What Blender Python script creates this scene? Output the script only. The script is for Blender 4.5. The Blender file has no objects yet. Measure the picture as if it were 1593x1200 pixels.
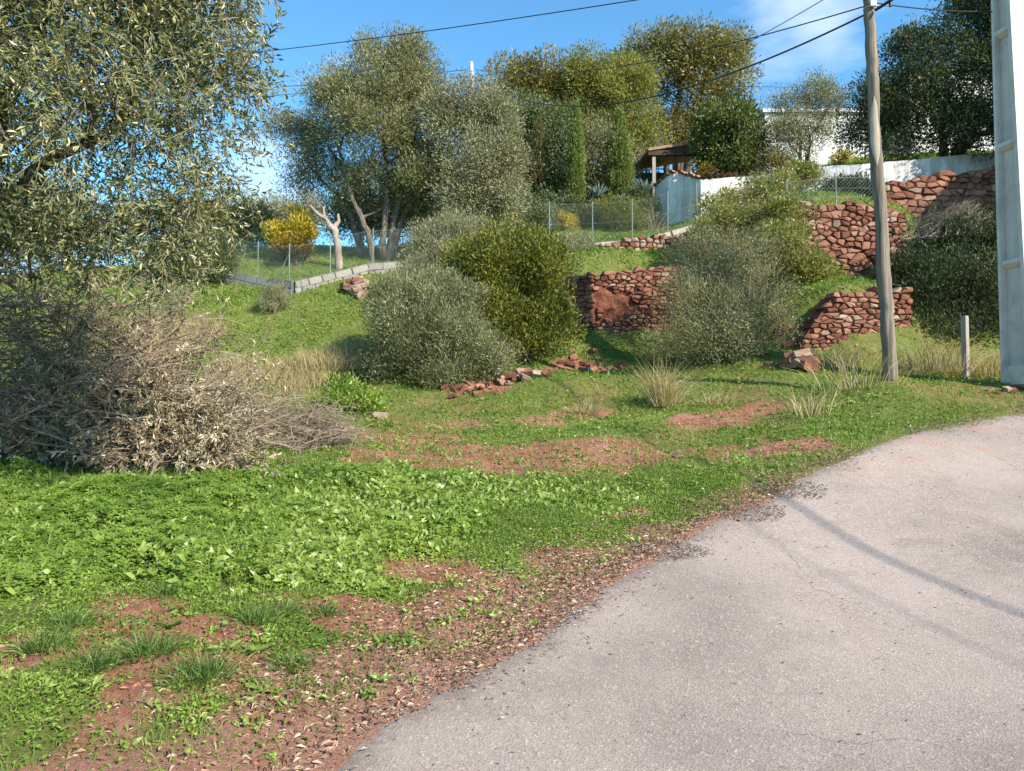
import bpy, math, numpy as np
from mathutils import Vector
PI = math.pi
# ------------------------------------------------------------------ camera, sky, sun, exposure
FPX, CU, CV, EYE, PITCH = 1150.0, 796.5, 600.0, 1.6, math.radians(2.0)
scn = bpy.context.scene
COL = scn.collection
cam_d = bpy.data.cameras.new('camera'); cam = bpy.data.objects.new('camera', cam_d); COL.objects.link(cam)
cam.location = (0, 0, EYE); cam.rotation_euler = (PI / 2 + PITCH, 0, 0)
cam_d.sensor_width = 36; cam_d.lens = 36 * FPX / 1593; cam_d.clip_start = 0.05; cam_d.clip_end = 3000
scn.camera = cam
SUN_EL = math.radians(35)
SUN_H = Vector((0.73, -0.68)).normalized()          # horizontal direction towards the sun
w = bpy.data.worlds.new('World'); scn.world = w; w.use_nodes = True
nt = w.node_tree; nt.nodes.clear()
def N(t, typ, loc=(0, 0), **kw):
    n = t.nodes.new(typ)
    for k, v in kw.items(): setattr(n, k, v)
    return n
sky = N(nt, 'ShaderNodeTexSky', sky_type='NISHITA', sun_disc=False, sun_elevation=SUN_EL)
sky.sun_rotation = math.atan2(SUN_H.x, SUN_H.y)
sky.altitude = 0; sky.air_density = 1.0; sky.dust_density = 0.1; sky.ozone_density = 3.0
bg = N(nt, 'ShaderNodeBackground'); out = N(nt, 'ShaderNodeOutputWorld')
bg.inputs['Strength'].default_value = 0.105
# thin clouds: noise over the whole dome, two thicker banks where the photograph has them
tc = N(nt, 'ShaderNodeTexCoord')
mp = N(nt, 'ShaderNodeMapping'); mp.inputs['Scale'].default_value = (1.6, 1.6, 4.2); mp.inputs['Location'].default_value = (0.3, 0.1, 0.4)
nz = N(nt, 'ShaderNodeTexNoise'); nz.inputs['Scale'].default_value = 2.6; nz.inputs['Detail'].default_value = 7; nz.inputs['Roughness'].default_value = 0.55
nt.links.new(tc.outputs['Generated'], mp.inputs[0]); nt.links.new(mp.outputs[0], nz.inputs['Vector'])
def dirblob(u, v, rad):
    xc, yc = (u - CU) / FPX, (CV - v) / FPX
    d = Vector((xc, math.cos(PITCH) - yc * math.sin(PITCH), math.sin(PITCH) + yc * math.cos(PITCH))).normalized()
    vm = N(nt, 'ShaderNodeVectorMath', operation='DISTANCE'); nt.links.new(tc.outputs['Generated'], vm.inputs[0]); vm.inputs[1].default_value = d
    mr = N(nt, 'ShaderNodeMapRange'); nt.links.new(vm.outputs['Value'], mr.inputs[0])
    mr.inputs[1].default_value = 0; mr.inputs[2].default_value = rad; mr.inputs[3].default_value = 0.24; mr.inputs[4].default_value = 0
    return mr.outputs[0]
acc = nz.outputs[0]
for u, v, r in ((1170, -30, .13), (1270, 30, .09), (410, 290, .11)):
    ad = N(nt, 'ShaderNodeMath', operation='ADD'); nt.links.new(acc, ad.inputs[0]); nt.links.new(dirblob(u, v, r), ad.inputs[1]); acc = ad.outputs[0]
mr = N(nt, 'ShaderNodeMapRange'); nt.links.new(acc, mr.inputs[0])
mr.inputs[1].default_value = 0.60; mr.inputs[2].default_value = 1.05; mr.inputs[3].default_value = 0; mr.inputs[4].default_value = 0.85
tint = N(nt, 'ShaderNodeMix', data_type='RGBA', blend_type='MULTIPLY'); tint.inputs[0].default_value = 1
nt.links.new(sky.outputs[0], tint.inputs[6]); tint.inputs[7].default_value = (0.76, 1.27, 1.37, 1)
mx = N(nt, 'ShaderNodeMix', data_type='RGBA'); nt.links.new(mr.outputs[0], mx.inputs[0])
nt.links.new(tint.outputs[2], mx.inputs[6]); mx.inputs[7].default_value = (7.0, 7.4, 8.2, 1)
nt.links.new(mx.outputs[2], bg.inputs['Color']); nt.links.new(bg.outputs[0], out.inputs[0])
sl = bpy.data.lights.new('sun', 'SUN'); sl.energy = 5.0; sl.angle = math.radians(0.53); sl.color = (1, 0.90, 0.76)
so = bpy.data.objects.new('sun', sl); COL.objects.link(so)
SUNV = Vector((SUN_H.x * math.cos(SUN_EL), SUN_H.y * math.cos(SUN_EL), math.sin(SUN_EL)))
so.rotation_euler = SUNV.to_track_quat('Z', 'Y').to_euler(); so.location = (10, -10, 20)
scn.view_settings.view_transform = 'Standard'; scn.view_settings.look = 'None'
scn.view_settings.exposure = 1.02; scn.view_settings.gamma = 1; scn.view_settings.use_curve_mapping = False
scn.cycles.max_bounces = 6; scn.cycles.diffuse_bounces = 3; scn.cycles.glossy_bounces = 2
scn.cycles.transmission_bounces = 3; scn.cycles.transparent_max_bounces = 4; scn.cycles.caustics_reflective = False

# ------------------------------------------------------------------ numpy helpers
def at(u, v, D):
    """world point seen at photo pixel (u, v), D metres ahead"""
    xc, yc = (u - CU) / FPX, (CV - v) / FPX
    y = math.cos(PITCH) - yc * math.sin(PITCH); z = math.sin(PITCH) + yc * math.cos(PITCH)
    return np.array([xc * D / y, D, EYE + z * D / y])
def hash2(ix, iy, s):
    h = (ix.astype(np.int64) * 374761393 + iy.astype(np.int64) * 668265263 + s * 974634777) & 0xffffffff
    h = ((h ^ (h >> 13)) * 1274126177) & 0xffffffff
    return ((h ^ (h >> 16)) & 0xffff) / 65535.0
def vn(x, y, s=0):
    x = np.asarray(x, float); y = np.asarray(y, float)
    ix, iy = np.floor(x), np.floor(y); fx, fy = x - ix, y - iy
    fx = fx * fx * (3 - 2 * fx); fy = fy * fy * (3 - 2 * fy)
    a = hash2(ix, iy, s); b = hash2(ix + 1, iy, s); c = hash2(ix, iy + 1, s); d = hash2(ix + 1, iy + 1, s)
    return (a + (b - a) * fx) * (1 - fy) + (c + (d - c) * fx) * fy
def fbm(x, y, o=4, s=0):
    t, amp, n = 0, 1, 0
    for i in range(o):
        t = t + amp * vn(x * 2 ** i + 17.3 * i, y * 2 ** i - 9.1 * i, s + i); n += amp; amp *= .5
    return t / n
def sm(a, b, x): t = np.clip((x - a) / (b - a), 0, 1); return t * t * (3 - 2 * t)

# terrain: anchors (photo pixel u, v, metres ahead) measured on the ground
ANC = [(480,1200,3.2),(700,1062,3.95),(850,970,4.8),(1000,872,6.0),(1100,815,6.8),(1240,745,7.9),(1300,712,8.35),(1400,675,9.2),(1500,654,9.8),(1593,640,10.3),
 (1593,1200,3.2),(1100,1200,3.2),(1593,1000,4.6),(1593,900,5.7),(1593,820,6.8),(1593,750,8.0),(1300,850,6.4),(1200,950,5.0),
 (0,1200,2.95),(250,1200,3.05),(400,1050,3.9),(0,1000,4.0),(300,900,5.0),(600,950,4.9),(800,850,6.25),(0,850,5.4),(0,740,7.3),(-300,760,7.0),(-300,1000,4.1),
 (250,745,7.6),(500,737,8.3),(750,737,8.6),(1000,770,7.9),(1150,715,9.0),(900,690,10.0),(600,690,10.2),(1200,650,11.0),(1000,640,12),(700,640,12.5),(450,690,10),
 (350,640,12.3),(150,640,11.6),(200,600,14),(0,620,12),(-300,600,13),(1300,605,11.9),(1385,592,11.3),(1580,602,11.3),(1593,582,13),(1480,562,13.4),(1290,547,14),(1370,547,13.9),(1230,575,13.2),
 (1100,590,13.5),(900,592,14),(700,615,14),(560,592,14.5),(350,560,15.5),(200,520,17),(450,500,18),(300,450,20.5),(600,452,19.5),(-100,450,19.5),
 (900,520,17),(1040,515,17.3),(970,517,17.1),(900,424,17.9),(970,418,18),(1040,415,18.2),(920,388,20.5),(1060,378,21),(800,402,20),(800,520,17),
 (1150,515,16.5),(1150,415,18.4),(360,442,21),(460,452,19.9),(530,430,20.6),(628,418,21.2),(400,392,24),(600,396,24),(480,386,25.5),(700,375,25),(895,352,25),(1040,358,24),
 (1262,434,16.95),(1410,434,16.95),(1262,438,16.3),(1340,440,16.3),(1412,438,16.3),(1330,434,16.95),(1330,312,17.9),(1385,356,18.75),(1460,396,19.0),(1555,402,19.45),(1262,312,17.7),(1400,325,17.7),(1300,452,14.8),(1370,452,14.8),(1240,482,15),(1450,540,14),(1590,500,15),(1500,430,17),
 (1450,350,18.6),(1555,345,18.6),(1400,287,21),(1550,262,21),(1250,302,21),(1120,330,21.5),(1300,255,26),(1500,242,26),(1640,430,16),(1700,560,13)]
AXY = [tuple(at(*a)) for a in ANC] + [(0,0,0),(-4,0,.15),(4,0,.1),(0,-6,-.5),(8,-3,.4),(12,4,1.3),(12,11,2.1),(16,18,6.5),(13,14.5,3.6),(-10,6,1.4),(-12,16,3.8),(-14,24,6.2),
 (0,34,8.8),(-14,34,7),(14,34,11),(-30,30,6),(30,30,12),(0,60,9),(-40,60,6.5),(40,60,12),(0,120,8),(-90,120,4),(90,120,9),(-40,5,0),(40,5,2),(0,-30,-3),(-40,-30,-4),(40,-30,-3),(0,300,5),(-250,200,0),(250,200,4)]
AXY = np.array(AXY); _n = len(AXY)
def _phi(r2): return -np.sqrt(r2 + 0.15 ** 2)
_A = np.zeros((_n + 3, _n + 3)); _d2 = ((AXY[:, None, :2] - AXY[None, :, :2]) ** 2).sum(-1)
_A[:_n, :_n] = _phi(_d2) + np.eye(_n) * -0.02; _A[:_n, _n] = 1; _A[:_n, _n + 1:] = AXY[:, :2]; _A[_n, :_n] = 1; _A[_n + 1:, :_n] = AXY[:, :2].T
_W = np.linalg.solve(_A, np.concatenate([AXY[:, 2], [0, 0, 0]]))
def H0(x, y):
    x = np.atleast_1d(np.asarray(x, float)); y = np.atleast_1d(np.asarray(y, float)); shp = x.shape; x = x.ravel(); y = y.ravel()
    o = np.empty(len(x))
    for i in range(0, len(x), 20000):
        s = slice(i, i + 20000)
        d2 = (x[s, None] - AXY[None, :, 0]) ** 2 + (y[s, None] - AXY[None, :, 1]) ** 2
        o[s] = _phi(d2) @ _W[:_n] + _W[_n] + _W[_n + 1] * x[s] + _W[_n + 2] * y[s]
    return o.reshape(shp)
# road: kerbless left edge as seen, right edge outside the frame
EDGE = [(-6,-9),(-4.2,-3),(-2.9,0.2),(-1.7,2.1)] + [tuple(at(*a)[:2]) for a in ((480,1200,3.2),(600,1120,3.6),(700,1062,3.95),(780,1015,4.35),(850,970,4.8),(930,922,5.35),(1000,872,6.0),(1050,835,6.5),(1100,815,6.8),(1170,780,7.35),(1240,745,7.9),(1300,712,8.35),(1400,675,9.2),(1500,654,9.8),(1593,640,10.3))] + [(9.5,11.3),(14,12.6),(24,13.5)]
EDGE = np.array(EDGE)
ROADP = np.concatenate([EDGE, [(24,7.5),(15,6.6),(10.5,4.6),(7,0.5),(4.4,-5),(2,-9)]])
def inpoly(x, y, P):
    r = np.zeros(np.shape(x), bool); n = len(P)
    for i in range(n):
        x1, y1 = P[i]; x2, y2 = P[(i + 1) % n]
        if y1 == y2: continue
        c = ((y1 > y) != (y2 > y)) & (x < (x2 - x1) * (y - y1) / (y2 - y1) + x1); r ^= c
    return r
def pdist(x, y, P, closed=False):
    d = np.full(np.shape(x), 1e9); n = len(P)
    for i in range(n if closed else n - 1):
        a, b = np.array(P[i]), np.array(P[(i + 1) % n]); ab = b - a
        t = np.clip(((x - a[0]) * ab[0] + (y - a[1]) * ab[1]) / (ab @ ab), 0, 1)
        d = np.minimum(d, np.hypot(x - a[0] - t * ab[0], y - a[1] - t * ab[1]))
    return d
def road_sd(x, y):
    """metres inside the road (positive) or off it (negative), ragged edge"""
    d = pdist(x, y, ROADP, True); s = np.where(inpoly(x, y, ROADP), d, -d)
    return s + .16 * (fbm(x * 1.6, y * 1.6, 4, 5) - .5) + .10 * (fbm(x * 8, y * 8, 3, 6) - .5)
def H(x, y):
    x = np.asarray(x, float); y = np.asarray(y, float)
    z = H0(x, y).reshape(np.shape(x)); sd = road_sd(x, y); off = sm(0.0, .5, -sd)
    n = .16 * (fbm(x * .9, y * .9, 3, 1) - .5) + .06 * (fbm(x * 4, y * 4, 3, 2) - .5)
    near = np.clip(1.4 - np.hypot(x, y) / 60, 0, 1)
    return z + n * off * near
def Hs(x, y): return float(H(np.array([float(x)]), np.array([float(y)]))[0])
def gp(u, v, d0=2.2, d1=45):
    D = np.arange(d0, d1, .03); xc, yc = (u - CU) / FPX, (CV - v) / FPX
    yy = math.cos(PITCH) - yc * math.sin(PITCH); zz = math.sin(PITCH) + yc * math.cos(PITCH)
    x = xc * D / yy; z = EYE + zz * D / yy; h = H0(x, D)
    k = np.argmax(h >= z) if (h >= z).any() else len(D) - 1
    return np.array([x[k], D[k], Hs(x[k], D[k])])
def poly(*uv): return np.array([gp(u, v)[:2] for u, v in uv])
def soft(x, y, P, edge=.25, s=0, warp=.35):
    wx = x + warp * (fbm(x * 1.3, y * 1.3, 3, 40 + s) - .5) * 2; wy = y + warp * (fbm(x * 1.3 + 50, y * 1.3, 3, 41 + s) - .5) * 2
    d = pdist(wx, wy, P, True); return sm(-edge, edge, np.where(inpoly(wx, wy, P), d, -d))
def ell(x, y, u, v, ru, rv, s=0):
    c = gp(u, v); a = gp(u, v + rv); b = gp(u, v - rv); ry = max(.12, (b[1] - a[1]) / 2); rx = ru * c[1] / FPX; cy = (a[1] + b[1]) / 2
    q = np.hypot((x - c[0]) / rx, (y - cy) / ry) + .9 * (fbm(x * 3, y * 3, 4, 60 + s) - .5)
    return 1 - sm(.75, 1.1, q)

# ------------------------------------------------------------------ mesh building
WL = {}
def tag(o, label=None, cat=None, group=None, kind=None):
    if label: o['label'] = label
    if cat: o['category'] = cat
    if group: o['group'] = group
    if kind: o['kind'] = kind
    return o
def thing(name, loc, label, cat, group=None):
    o = bpy.data.objects.new(name, None); COL.objects.link(o); o.empty_display_size = .2
    o.location = tuple(float(q) for q in loc); WL[o.name] = np.array([float(q) for q in loc]); return tag(o, label, cat, group)
class MB:
    def __init__(s): s.V = []; s.T = []; s.Q = []; s.A = []; s.n = 0
    def add(s, V, T=None, Q=None, a=None):
        V = np.asarray(V, float).reshape(-1, 3)
        if T is not None and len(T): s.T.append(np.asarray(T, np.int64).reshape(-1, 3) + s.n)
        if Q is not None and len(Q): s.Q.append(np.asarray(Q, np.int64).reshape(-1, 4) + s.n)
        s.A.append(np.full(len(V), .5) if a is None else np.broadcast_to(np.asarray(a, float), (len(V),)))
        s.V.append(V); s.n += len(V)
    def mesh(s, name, org=(0, 0, 0), extra=None, smooth=False):
        V = np.concatenate(s.V) - np.asarray(org, float)
        T = np.concatenate(s.T) if s.T else np.zeros((0, 3), int); Q = np.concatenate(s.Q) if s.Q else np.zeros((0, 4), int)
        me = bpy.data.meshes.new(name); me.vertices.add(len(V)); me.vertices.foreach_set('co', V.astype(np.float32).ravel())
        L = np.concatenate([T.ravel(), Q.ravel()]); me.loops.add(len(L)); me.loops.foreach_set('vertex_index', L.astype(np.int32))
        me.polygons.add(len(T) + len(Q))
        st = np.concatenate([np.arange(len(T)) * 3, len(T) * 3 + np.arange(len(Q)) * 4]); me.polygons.foreach_set('loop_start', st.astype(np.int32))
        me.update(calc_edges=True)
        a = me.attributes.new('tint', 'FLOAT', 'POINT'); a.data.foreach_set('value', np.concatenate(s.A).astype(np.float32))
        for k, val in (extra or {}).items():
            a = me.attributes.new(k, 'FLOAT', 'POINT'); a.data.foreach_set('value', np.asarray(val, np.float32))
        me.polygons.foreach_set('use_smooth', np.full(len(me.polygons), bool(smooth)))
        return me
    def build(s, name, mat, parent=None, loc=None, extra=None, smooth=False):
        if loc is None: loc = WL[parent.name] if parent is not None else (0, 0, 0)
        me = s.mesh(name, loc, extra, smooth); me.materials.append(mat)
        return place(name, me, loc, parent)
def place(name, me, loc, parent=None, rot=None, scale=None):
    o = bpy.data.objects.new(name, me); COL.objects.link(o); loc = np.asarray(loc, float); WL[o.name] = loc
    if parent is not None: o.parent = parent; loc = loc - WL[parent.name]
    o.location = tuple(loc)
    if rot is not None: o.rotation_euler = rot
    if scale is not None: o.scale = scale
    return o
def unit(v): v = np.asarray(v, float); return v / np.maximum(np.linalg.norm(v, axis=-1, keepdims=True), 1e-9)
def leaves(mb, P, Dr, L, Wd, rng, tint=None, nb=None, curl=.25, mid=.45):
    """diamond leaves folded along the midrib: P base points, Dr directions"""
    n = len(P); Dr = unit(Dr); R = rng.normal(size=(n, 3)) if nb is None else nb + .5 * rng.normal(size=(n, 3))
    S = unit(np.cross(Dr, R)); U = np.cross(S, Dr)
    L = np.broadcast_to(np.asarray(L, float), (n,))[:, None]; Wd = np.broadcast_to(np.asarray(Wd, float), (n,))[:, None]
    M = P + Dr * L * mid + U * L * curl * .25; tip = P + Dr * L - U * L * curl * .3
    V = np.stack([P, M + S * Wd / 2, tip, M - S * Wd / 2], 1).reshape(-1, 3)
    b = np.arange(n)[:, None] * 4
    T = np.concatenate([b + [0, 1, 2], b + [0, 2, 3]], 1).reshape(-1, 3)
    t = rng.random(n) if tint is None else tint
    mb.add(V, T=T, a=np.repeat(t, 4))
def leaves6(mb, P, Dr, L, Wd, rng, tint=None, nb=None, curl=.5, **kw):
    """rounded six-point leaves for the plants nearest the camera"""
    n = len(P); Dr = unit(Dr); S = unit(np.cross(Dr, rng.normal(size=(n, 3)) if nb is None else nb + .5 * rng.normal(size=(n, 3)))); U = np.cross(S, Dr)
    L = np.broadcast_to(np.asarray(L, float), (n,))[:, None]; Wd = np.broadcast_to(np.asarray(Wd, float), (n,))[:, None]; c = curl * L * .3
    q = lambda t_, w_, u_: P + Dr * L * t_ + S * Wd * w_ / 2 + U * c * u_
    V = np.stack([P, q(.32, .75, .8), q(.70, 1, .7), q(1, 0, -.5), q(.70, -1, .7), q(.32, -.75, .8)], 1).reshape(-1, 3); b = np.arange(n)[:, None] * 6
    T = np.concatenate([b + [0, 1, 5], b + [1, 4, 5], b + [1, 2, 4], b + [2, 3, 4]], 1).reshape(-1, 3); mb.add(V, T=T, a=np.repeat(rng.random(n) if tint is None else tint, 6))
def leaves3(mb, P, Dr, L, Wd, rng, tint=None, nb=None, **kw):
    """one-triangle leaves for foliage far from the camera"""
    n = len(P); Dr = unit(Dr); S = unit(np.cross(Dr, rng.normal(size=(n, 3)) if nb is None else nb + .55 * rng.normal(size=(n, 3)))); L = np.broadcast_to(np.asarray(L, float), (n,))[:, None]; Wd = np.broadcast_to(np.asarray(Wd, float), (n,))[:, None]
    V = np.stack([P, P + Dr * L * .45 + S * Wd * .75, P + Dr * L], 1).reshape(-1, 3); t = rng.random(n) if tint is None else tint
    mb.add(V, T=np.arange(3 * n).reshape(-1, 3), a=np.repeat(t, 3))
def blades(mb, P, Dr, L, Wd, rng, tint=None, bend=0.0):
    n = len(P); Dr = unit(Dr); S = unit(np.cross(Dr, rng.normal(size=(n, 3))))
    L = np.broadcast_to(np.asarray(L, float), (n,))[:, None]; Wd = np.broadcast_to(np.asarray(Wd, float), (n,))[:, None]
    t = rng.random(n) if tint is None else tint
    if not bend:
        V = np.stack([P - S * Wd / 2, P + S * Wd / 2, P + Dr * L], 1).reshape(-1, 3); T = np.arange(3 * n).reshape(-1, 3); mb.add(V, T=T, a=np.repeat(t, 3)); return
    hz = Dr * [1, 1, 0] + .3 * rng.normal(size=(n, 3)) * [1, 1, 0]; M = P + Dr * L * .55; E = M + unit(Dr + hz * bend * 2 - np.array([0, 0, bend])) * L * .5
    V = np.stack([P - S * Wd / 2, P + S * Wd / 2, M - S * Wd * .4, M + S * Wd * .4, E], 1).reshape(-1, 3); b = np.arange(n)[:, None] * 5
    T = np.concatenate([b + [0, 1, 3], b + [0, 3, 2], b + [2, 3, 4]], 1).reshape(-1, 3); mb.add(V, T=T, a=np.repeat(t, 5))
def tube(mb, pts, rad, sides=6, a=.5, cap=True):
    pts = np.asarray(pts, float); n = len(pts); rad = np.broadcast_to(np.asarray(rad, float), (n,))
    tg = np.gradient(pts, axis=0); tg = unit(tg); ref = np.array([0.31, .9, .2]) if abs(tg[0][1]) < .9 else np.array([1, 0, 0.1])
    X = unit(np.cross(tg, ref)); Y = np.cross(tg, X); an = np.arange(sides) * 2 * PI / sides
    V = pts[:, None] + rad[:, None, None] * (np.cos(an)[None, :, None] * X[:, None] + np.sin(an)[None, :, None] * Y[:, None])
    i = np.arange(n - 1)[:, None] * sides; j = np.arange(sides)[None]; k = (j + 1) % sides
    Q = np.stack([i + j, i + k, i + sides + k, i + sides + j], -1).reshape(-1, 4); V = V.reshape(-1, 3); T = None
    if cap:
        V = np.concatenate([V, pts[:1], pts[-1:]]); jj = np.arange(sides); kk = (jj + 1) % sides
        T = np.concatenate([np.stack([kk, jj, np.full(sides, n * sides)], 1), np.stack([(n - 1) * sides + jj, (n - 1) * sides + kk, np.full(sides, n * sides + 1)], 1)])
    mb.add(V, T=T, Q=Q, a=a)
def wig(p, q, n, amp, rng, sag=0):
    p = np.asarray(p, float); q = np.asarray(q, float); t = np.linspace(0, 1, n)[:, None]; L = np.linalg.norm(q - p)
    o = np.cumsum(rng.normal(size=(n, 3)), 0); o = o - o[0] - t * (o[-1] - o[0]); r = p + (q - p) * t + o * amp * L / math.sqrt(n)
    r[:, 2] += sag * L * 4 * (t * (1 - t))[:, 0]; return r
def box(mb, c, h, ax=(1, 0, 0), ay=(0, 1, 0), az=(0, 0, 1), a=.5):
    c = np.asarray(c, float); ax, ay, az = [np.asarray(q, float) for q in (ax, ay, az)]
    V = np.array([c + ax * h[0] * i + ay * h[1] * j + az * h[2] * k for k in (-1, 1) for j in (-1, 1) for i in (-1, 1)])
    mb.add(V, Q=[(0, 2, 3, 1), (4, 5, 7, 6), (0, 1, 5, 4), (2, 6, 7, 3), (0, 4, 6, 2), (1, 3, 7, 5)], a=a)
# ------------------------------------------------------------------ materials
def mat_new(name):
    m = bpy.data.materials.new(name); m.use_nodes = True; t = m.node_tree; t.nodes.clear(); o = N(t, 'ShaderNodeOutputMaterial'); return m, t, o
def ramp(t, fac, stops):
    r = N(t, 'ShaderNodeValToRGB'); t.links.new(fac, r.inputs[0]); e = r.color_ramp.elements
    while len(e) < len(stops): e.new(.5)
    for k, (p, c) in enumerate(stops): e[k].position = p; e[k].color = (*c, 1)
    return r.outputs[0]
def noise(t, scale, detail=4, rough=.6, vec=None, stretch=None):
    n = N(t, 'ShaderNodeTexNoise'); n.inputs['Scale'].default_value = scale; n.inputs['Detail'].default_value = detail; n.inputs['Roughness'].default_value = rough
    g = N(t, 'ShaderNodeTexCoord'); v = g.outputs['Object'] if vec is None else vec
    if stretch is not None:
        m = N(t, 'ShaderNodeMapping'); m.inputs['Scale'].default_value = stretch; t.links.new(v, m.inputs[0]); v = m.outputs[0]
    t.links.new(v, n.inputs['Vector']); return n.outputs[0]
def attr(t, name): a = N(t, 'ShaderNodeAttribute'); a.attribute_name = name; return a.outputs['Fac']
def mixc(t, f, a, b, bt='MIX'):
    m = N(t, 'ShaderNodeMix', data_type='RGBA', blend_type=bt)
    for s, v in ((0, f), (6, a), (7, b)):
        if isinstance(v, (int, float)): m.inputs[s].default_value = v
        elif isinstance(v, tuple): m.inputs[s].default_value = (*v, 1)
        else: t.links.new(v, m.inputs[s])
    return m.outputs[2]
def mth(t, op, a, b=0.0, c=None):
    m = N(t, 'ShaderNodeMath', operation=op)
    for s, v in ((0, a), (1, b)) + (((2, c),) if c is not None else ()):
        if isinstance(v, (int, float)): m.inputs[s].default_value = v
        else: t.links.new(v, m.inputs[s])
    return m.outputs[0]
def mrange(t, v, a, b, c=0.0, d=1.0):
    m = N(t, 'ShaderNodeMapRange'); t.links.new(v, m.inputs[0])
    for k, q in enumerate((a, b, c, d)): m.inputs[k + 1].default_value = q
    return m.outputs[0]
def leafmat(name, stops, trans=.35, rough=.5, spec=.35, big=0.0):
    m, t, o = mat_new(name); f = attr(t, 'tint')
    if big: f = mth(t, 'ADD', mth(t, 'MULTIPLY', f, 1 - big), mth(t, 'MULTIPLY', mrange(t, noise(t, 1.1, 3), .3, .7), big))
    c = ramp(t, f, stops); p = N(t, 'ShaderNodeBsdfPrincipled'); t.links.new(c, p.inputs['Base Color'])
    p.inputs['Roughness'].default_value = rough; p.inputs['Specular IOR Level'].default_value = spec
    tr = N(t, 'ShaderNodeBsdfTranslucent'); t.links.new(mixc(t, 1.0, c, (1.25, 1.25, .6), 'MULTIPLY'), tr.inputs[0])
    s = N(t, 'ShaderNodeMixShader'); s.inputs[0].default_value = trans; t.links.new(p.outputs[0], s.inputs[1]); t.links.new(tr.outputs[0], s.inputs[2]); t.links.new(s.outputs[0], o.inputs[0]); return m
def solid(name, stops, scale=8, detail=5, rough=.85, bump=.3, bd=.01, bscale=None, stretch=None, spec=.25, tintw=0.0, metallic=0):
    m, t, o = mat_new(name); f = noise(t, scale, detail, .65, stretch=stretch); f = mrange(t, f, .25, .75)
    if tintw: f = mth(t, 'ADD', mth(t, 'MULTIPLY', f, 1 - tintw), mth(t, 'MULTIPLY', attr(t, 'tint'), tintw))
    p = N(t, 'ShaderNodeBsdfPrincipled'); t.links.new(ramp(t, f, stops), p.inputs['Base Color']); p.inputs['Roughness'].default_value = rough
    p.inputs['Specular IOR Level'].default_value = spec; p.inputs['Metallic'].default_value = metallic
    if bump:
        b = N(t, 'ShaderNodeBump'); b.inputs['Strength'].default_value = bump; b.inputs['Distance'].default_value = bd
        t.links.new(noise(t, bscale or scale * 4, 6, .7, stretch=stretch), b.inputs['Height']); t.links.new(b.outputs[0], p.inputs['Normal'])
    t.links.new(p.outputs[0], o.inputs[0]); return m
M = {}
M['olive_near'] = leafmat('olive_leaf_near', [(0, (.06, .075, .028)), (.4, (.145, .16, .055)), (.7, (.24, .25, .10)), (.92, (.36, .37, .23)), (1, (.40, .34, .11))], .16, .36, .5)
M['olive'] = leafmat('olive_leaf', [(0, (.085, .085, .036)), (.5, (.18, .178, .072)), (1, (.30, .29, .14))], .16, .45, .4, .35)
M['olive_grey'] = leafmat('olive_leaf_grey', [(0, (.11, .11, .055)), (.5, (.21, .205, .105)), (1, (.33, .32, .19))], .16, .5, .4, .3)
M['euc'] = leafmat('gum_leaf', [(0, (.09, .078, .02)), (.5, (.185, .165, .045)), (1, (.32, .26, .085))], .25, .45, .4, .45)
M['pine'] = leafmat('pine_leaf', [(0, (.08, .09, .018)), (.5, (.19, .19, .036)), (1, (.31, .29, .065))], .25, .55, .3, .4)
M['green'] = leafmat('garden_leaf', [(0, (.035, .055, .022)), (.5, (.10, .13, .052)), (1, (.21, .23, .11))], .25, .5, .25, .35)
M['cyp'] = leafmat('cypress_leaf', [(0, (.06, .085, .018)), (.5, (.14, .175, .036)), (1, (.23, .26, .07))], .12, .6, .3, .3)
M['cypb'] = leafmat('cypress_brown_leaf', [(0, (.055, .05, .02)), (.5, (.115, .10, .032)), (1, (.20, .165, .06))], .12, .6, .3, .3)
M['citrus'] = leafmat('citrus_leaf', [(0, (.035, .055, .018)), (.5, (.08, .11, .03)), (.85, (.17, .20, .06)), (1, (.28, .28, .11))], .3, .45, .3, .2)
M['carob'] = leafmat('carob_leaf', [(0, (.03, .042, .02)), (.5, (.07, .088, .038)), (1, (.14, .16, .075))], .25, .55, .22, .25)
M['shrub'] = leafmat('wild_olive_leaf', [(0, (.055, .064, .028)), (.5, (.14, .152, .064)), (1, (.27, .28, .14))], .10, .45, .4, .3)
M['laurel'] = leafmat('laurel_leaf', [(0, (.05, .06, .012)), (.5, (.13, .145, .022)), (.85, (.24, .235, .04)), (1, (.34, .28, .05))], .3, .45, .3, .3)
M['darkshrub'] = leafmat('lentisk_leaf', [(0, (.018, .028, .012)), (.5, (.042, .058, .024)), (1, (.10, .12, .055))], .25, .5, .25, .3)
M['vine'] = leafmat('vine_leaf', [(0, (.08, .10, .025)), (.5, (.19, .21, .055)), (.85, (.32, .31, .10)), (1, (.42, .36, .16))], .35, .4, .4, .2)
M['yellow'] = leafmat('yellow_leaf', [(0, (.16, .12, .015)), (.5, (.42, .33, .03)), (1, (.66, .54, .08))], .35, .5, .3)
M['ochre'] = leafmat('ochre_leaf', [(0, (.08, .055, .012)), (.5, (.2, .14, .02)), (1, (.36, .25, .04))], .3, .5, .3)
M['agave'] = leafmat('agave_leaf', [(0, (.10, .15, .12)), (1, (.21, .27, .20))], .1, .45, .4)
M['clover'] = leafmat('clover_leaf', [(0, (.05, .11, .016)), (.35, (.13, .215, .028)), (.75, (.25, .34, .055)), (1, (.40, .46, .12))], .38, .45, .4, .35)
M['herb'] = leafmat('herb_leaf', [(0, (.08, .14, .025)), (.5, (.23, .31, .065)), (1, (.44, .50, .20))], .35, .4, .4, .3)
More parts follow.
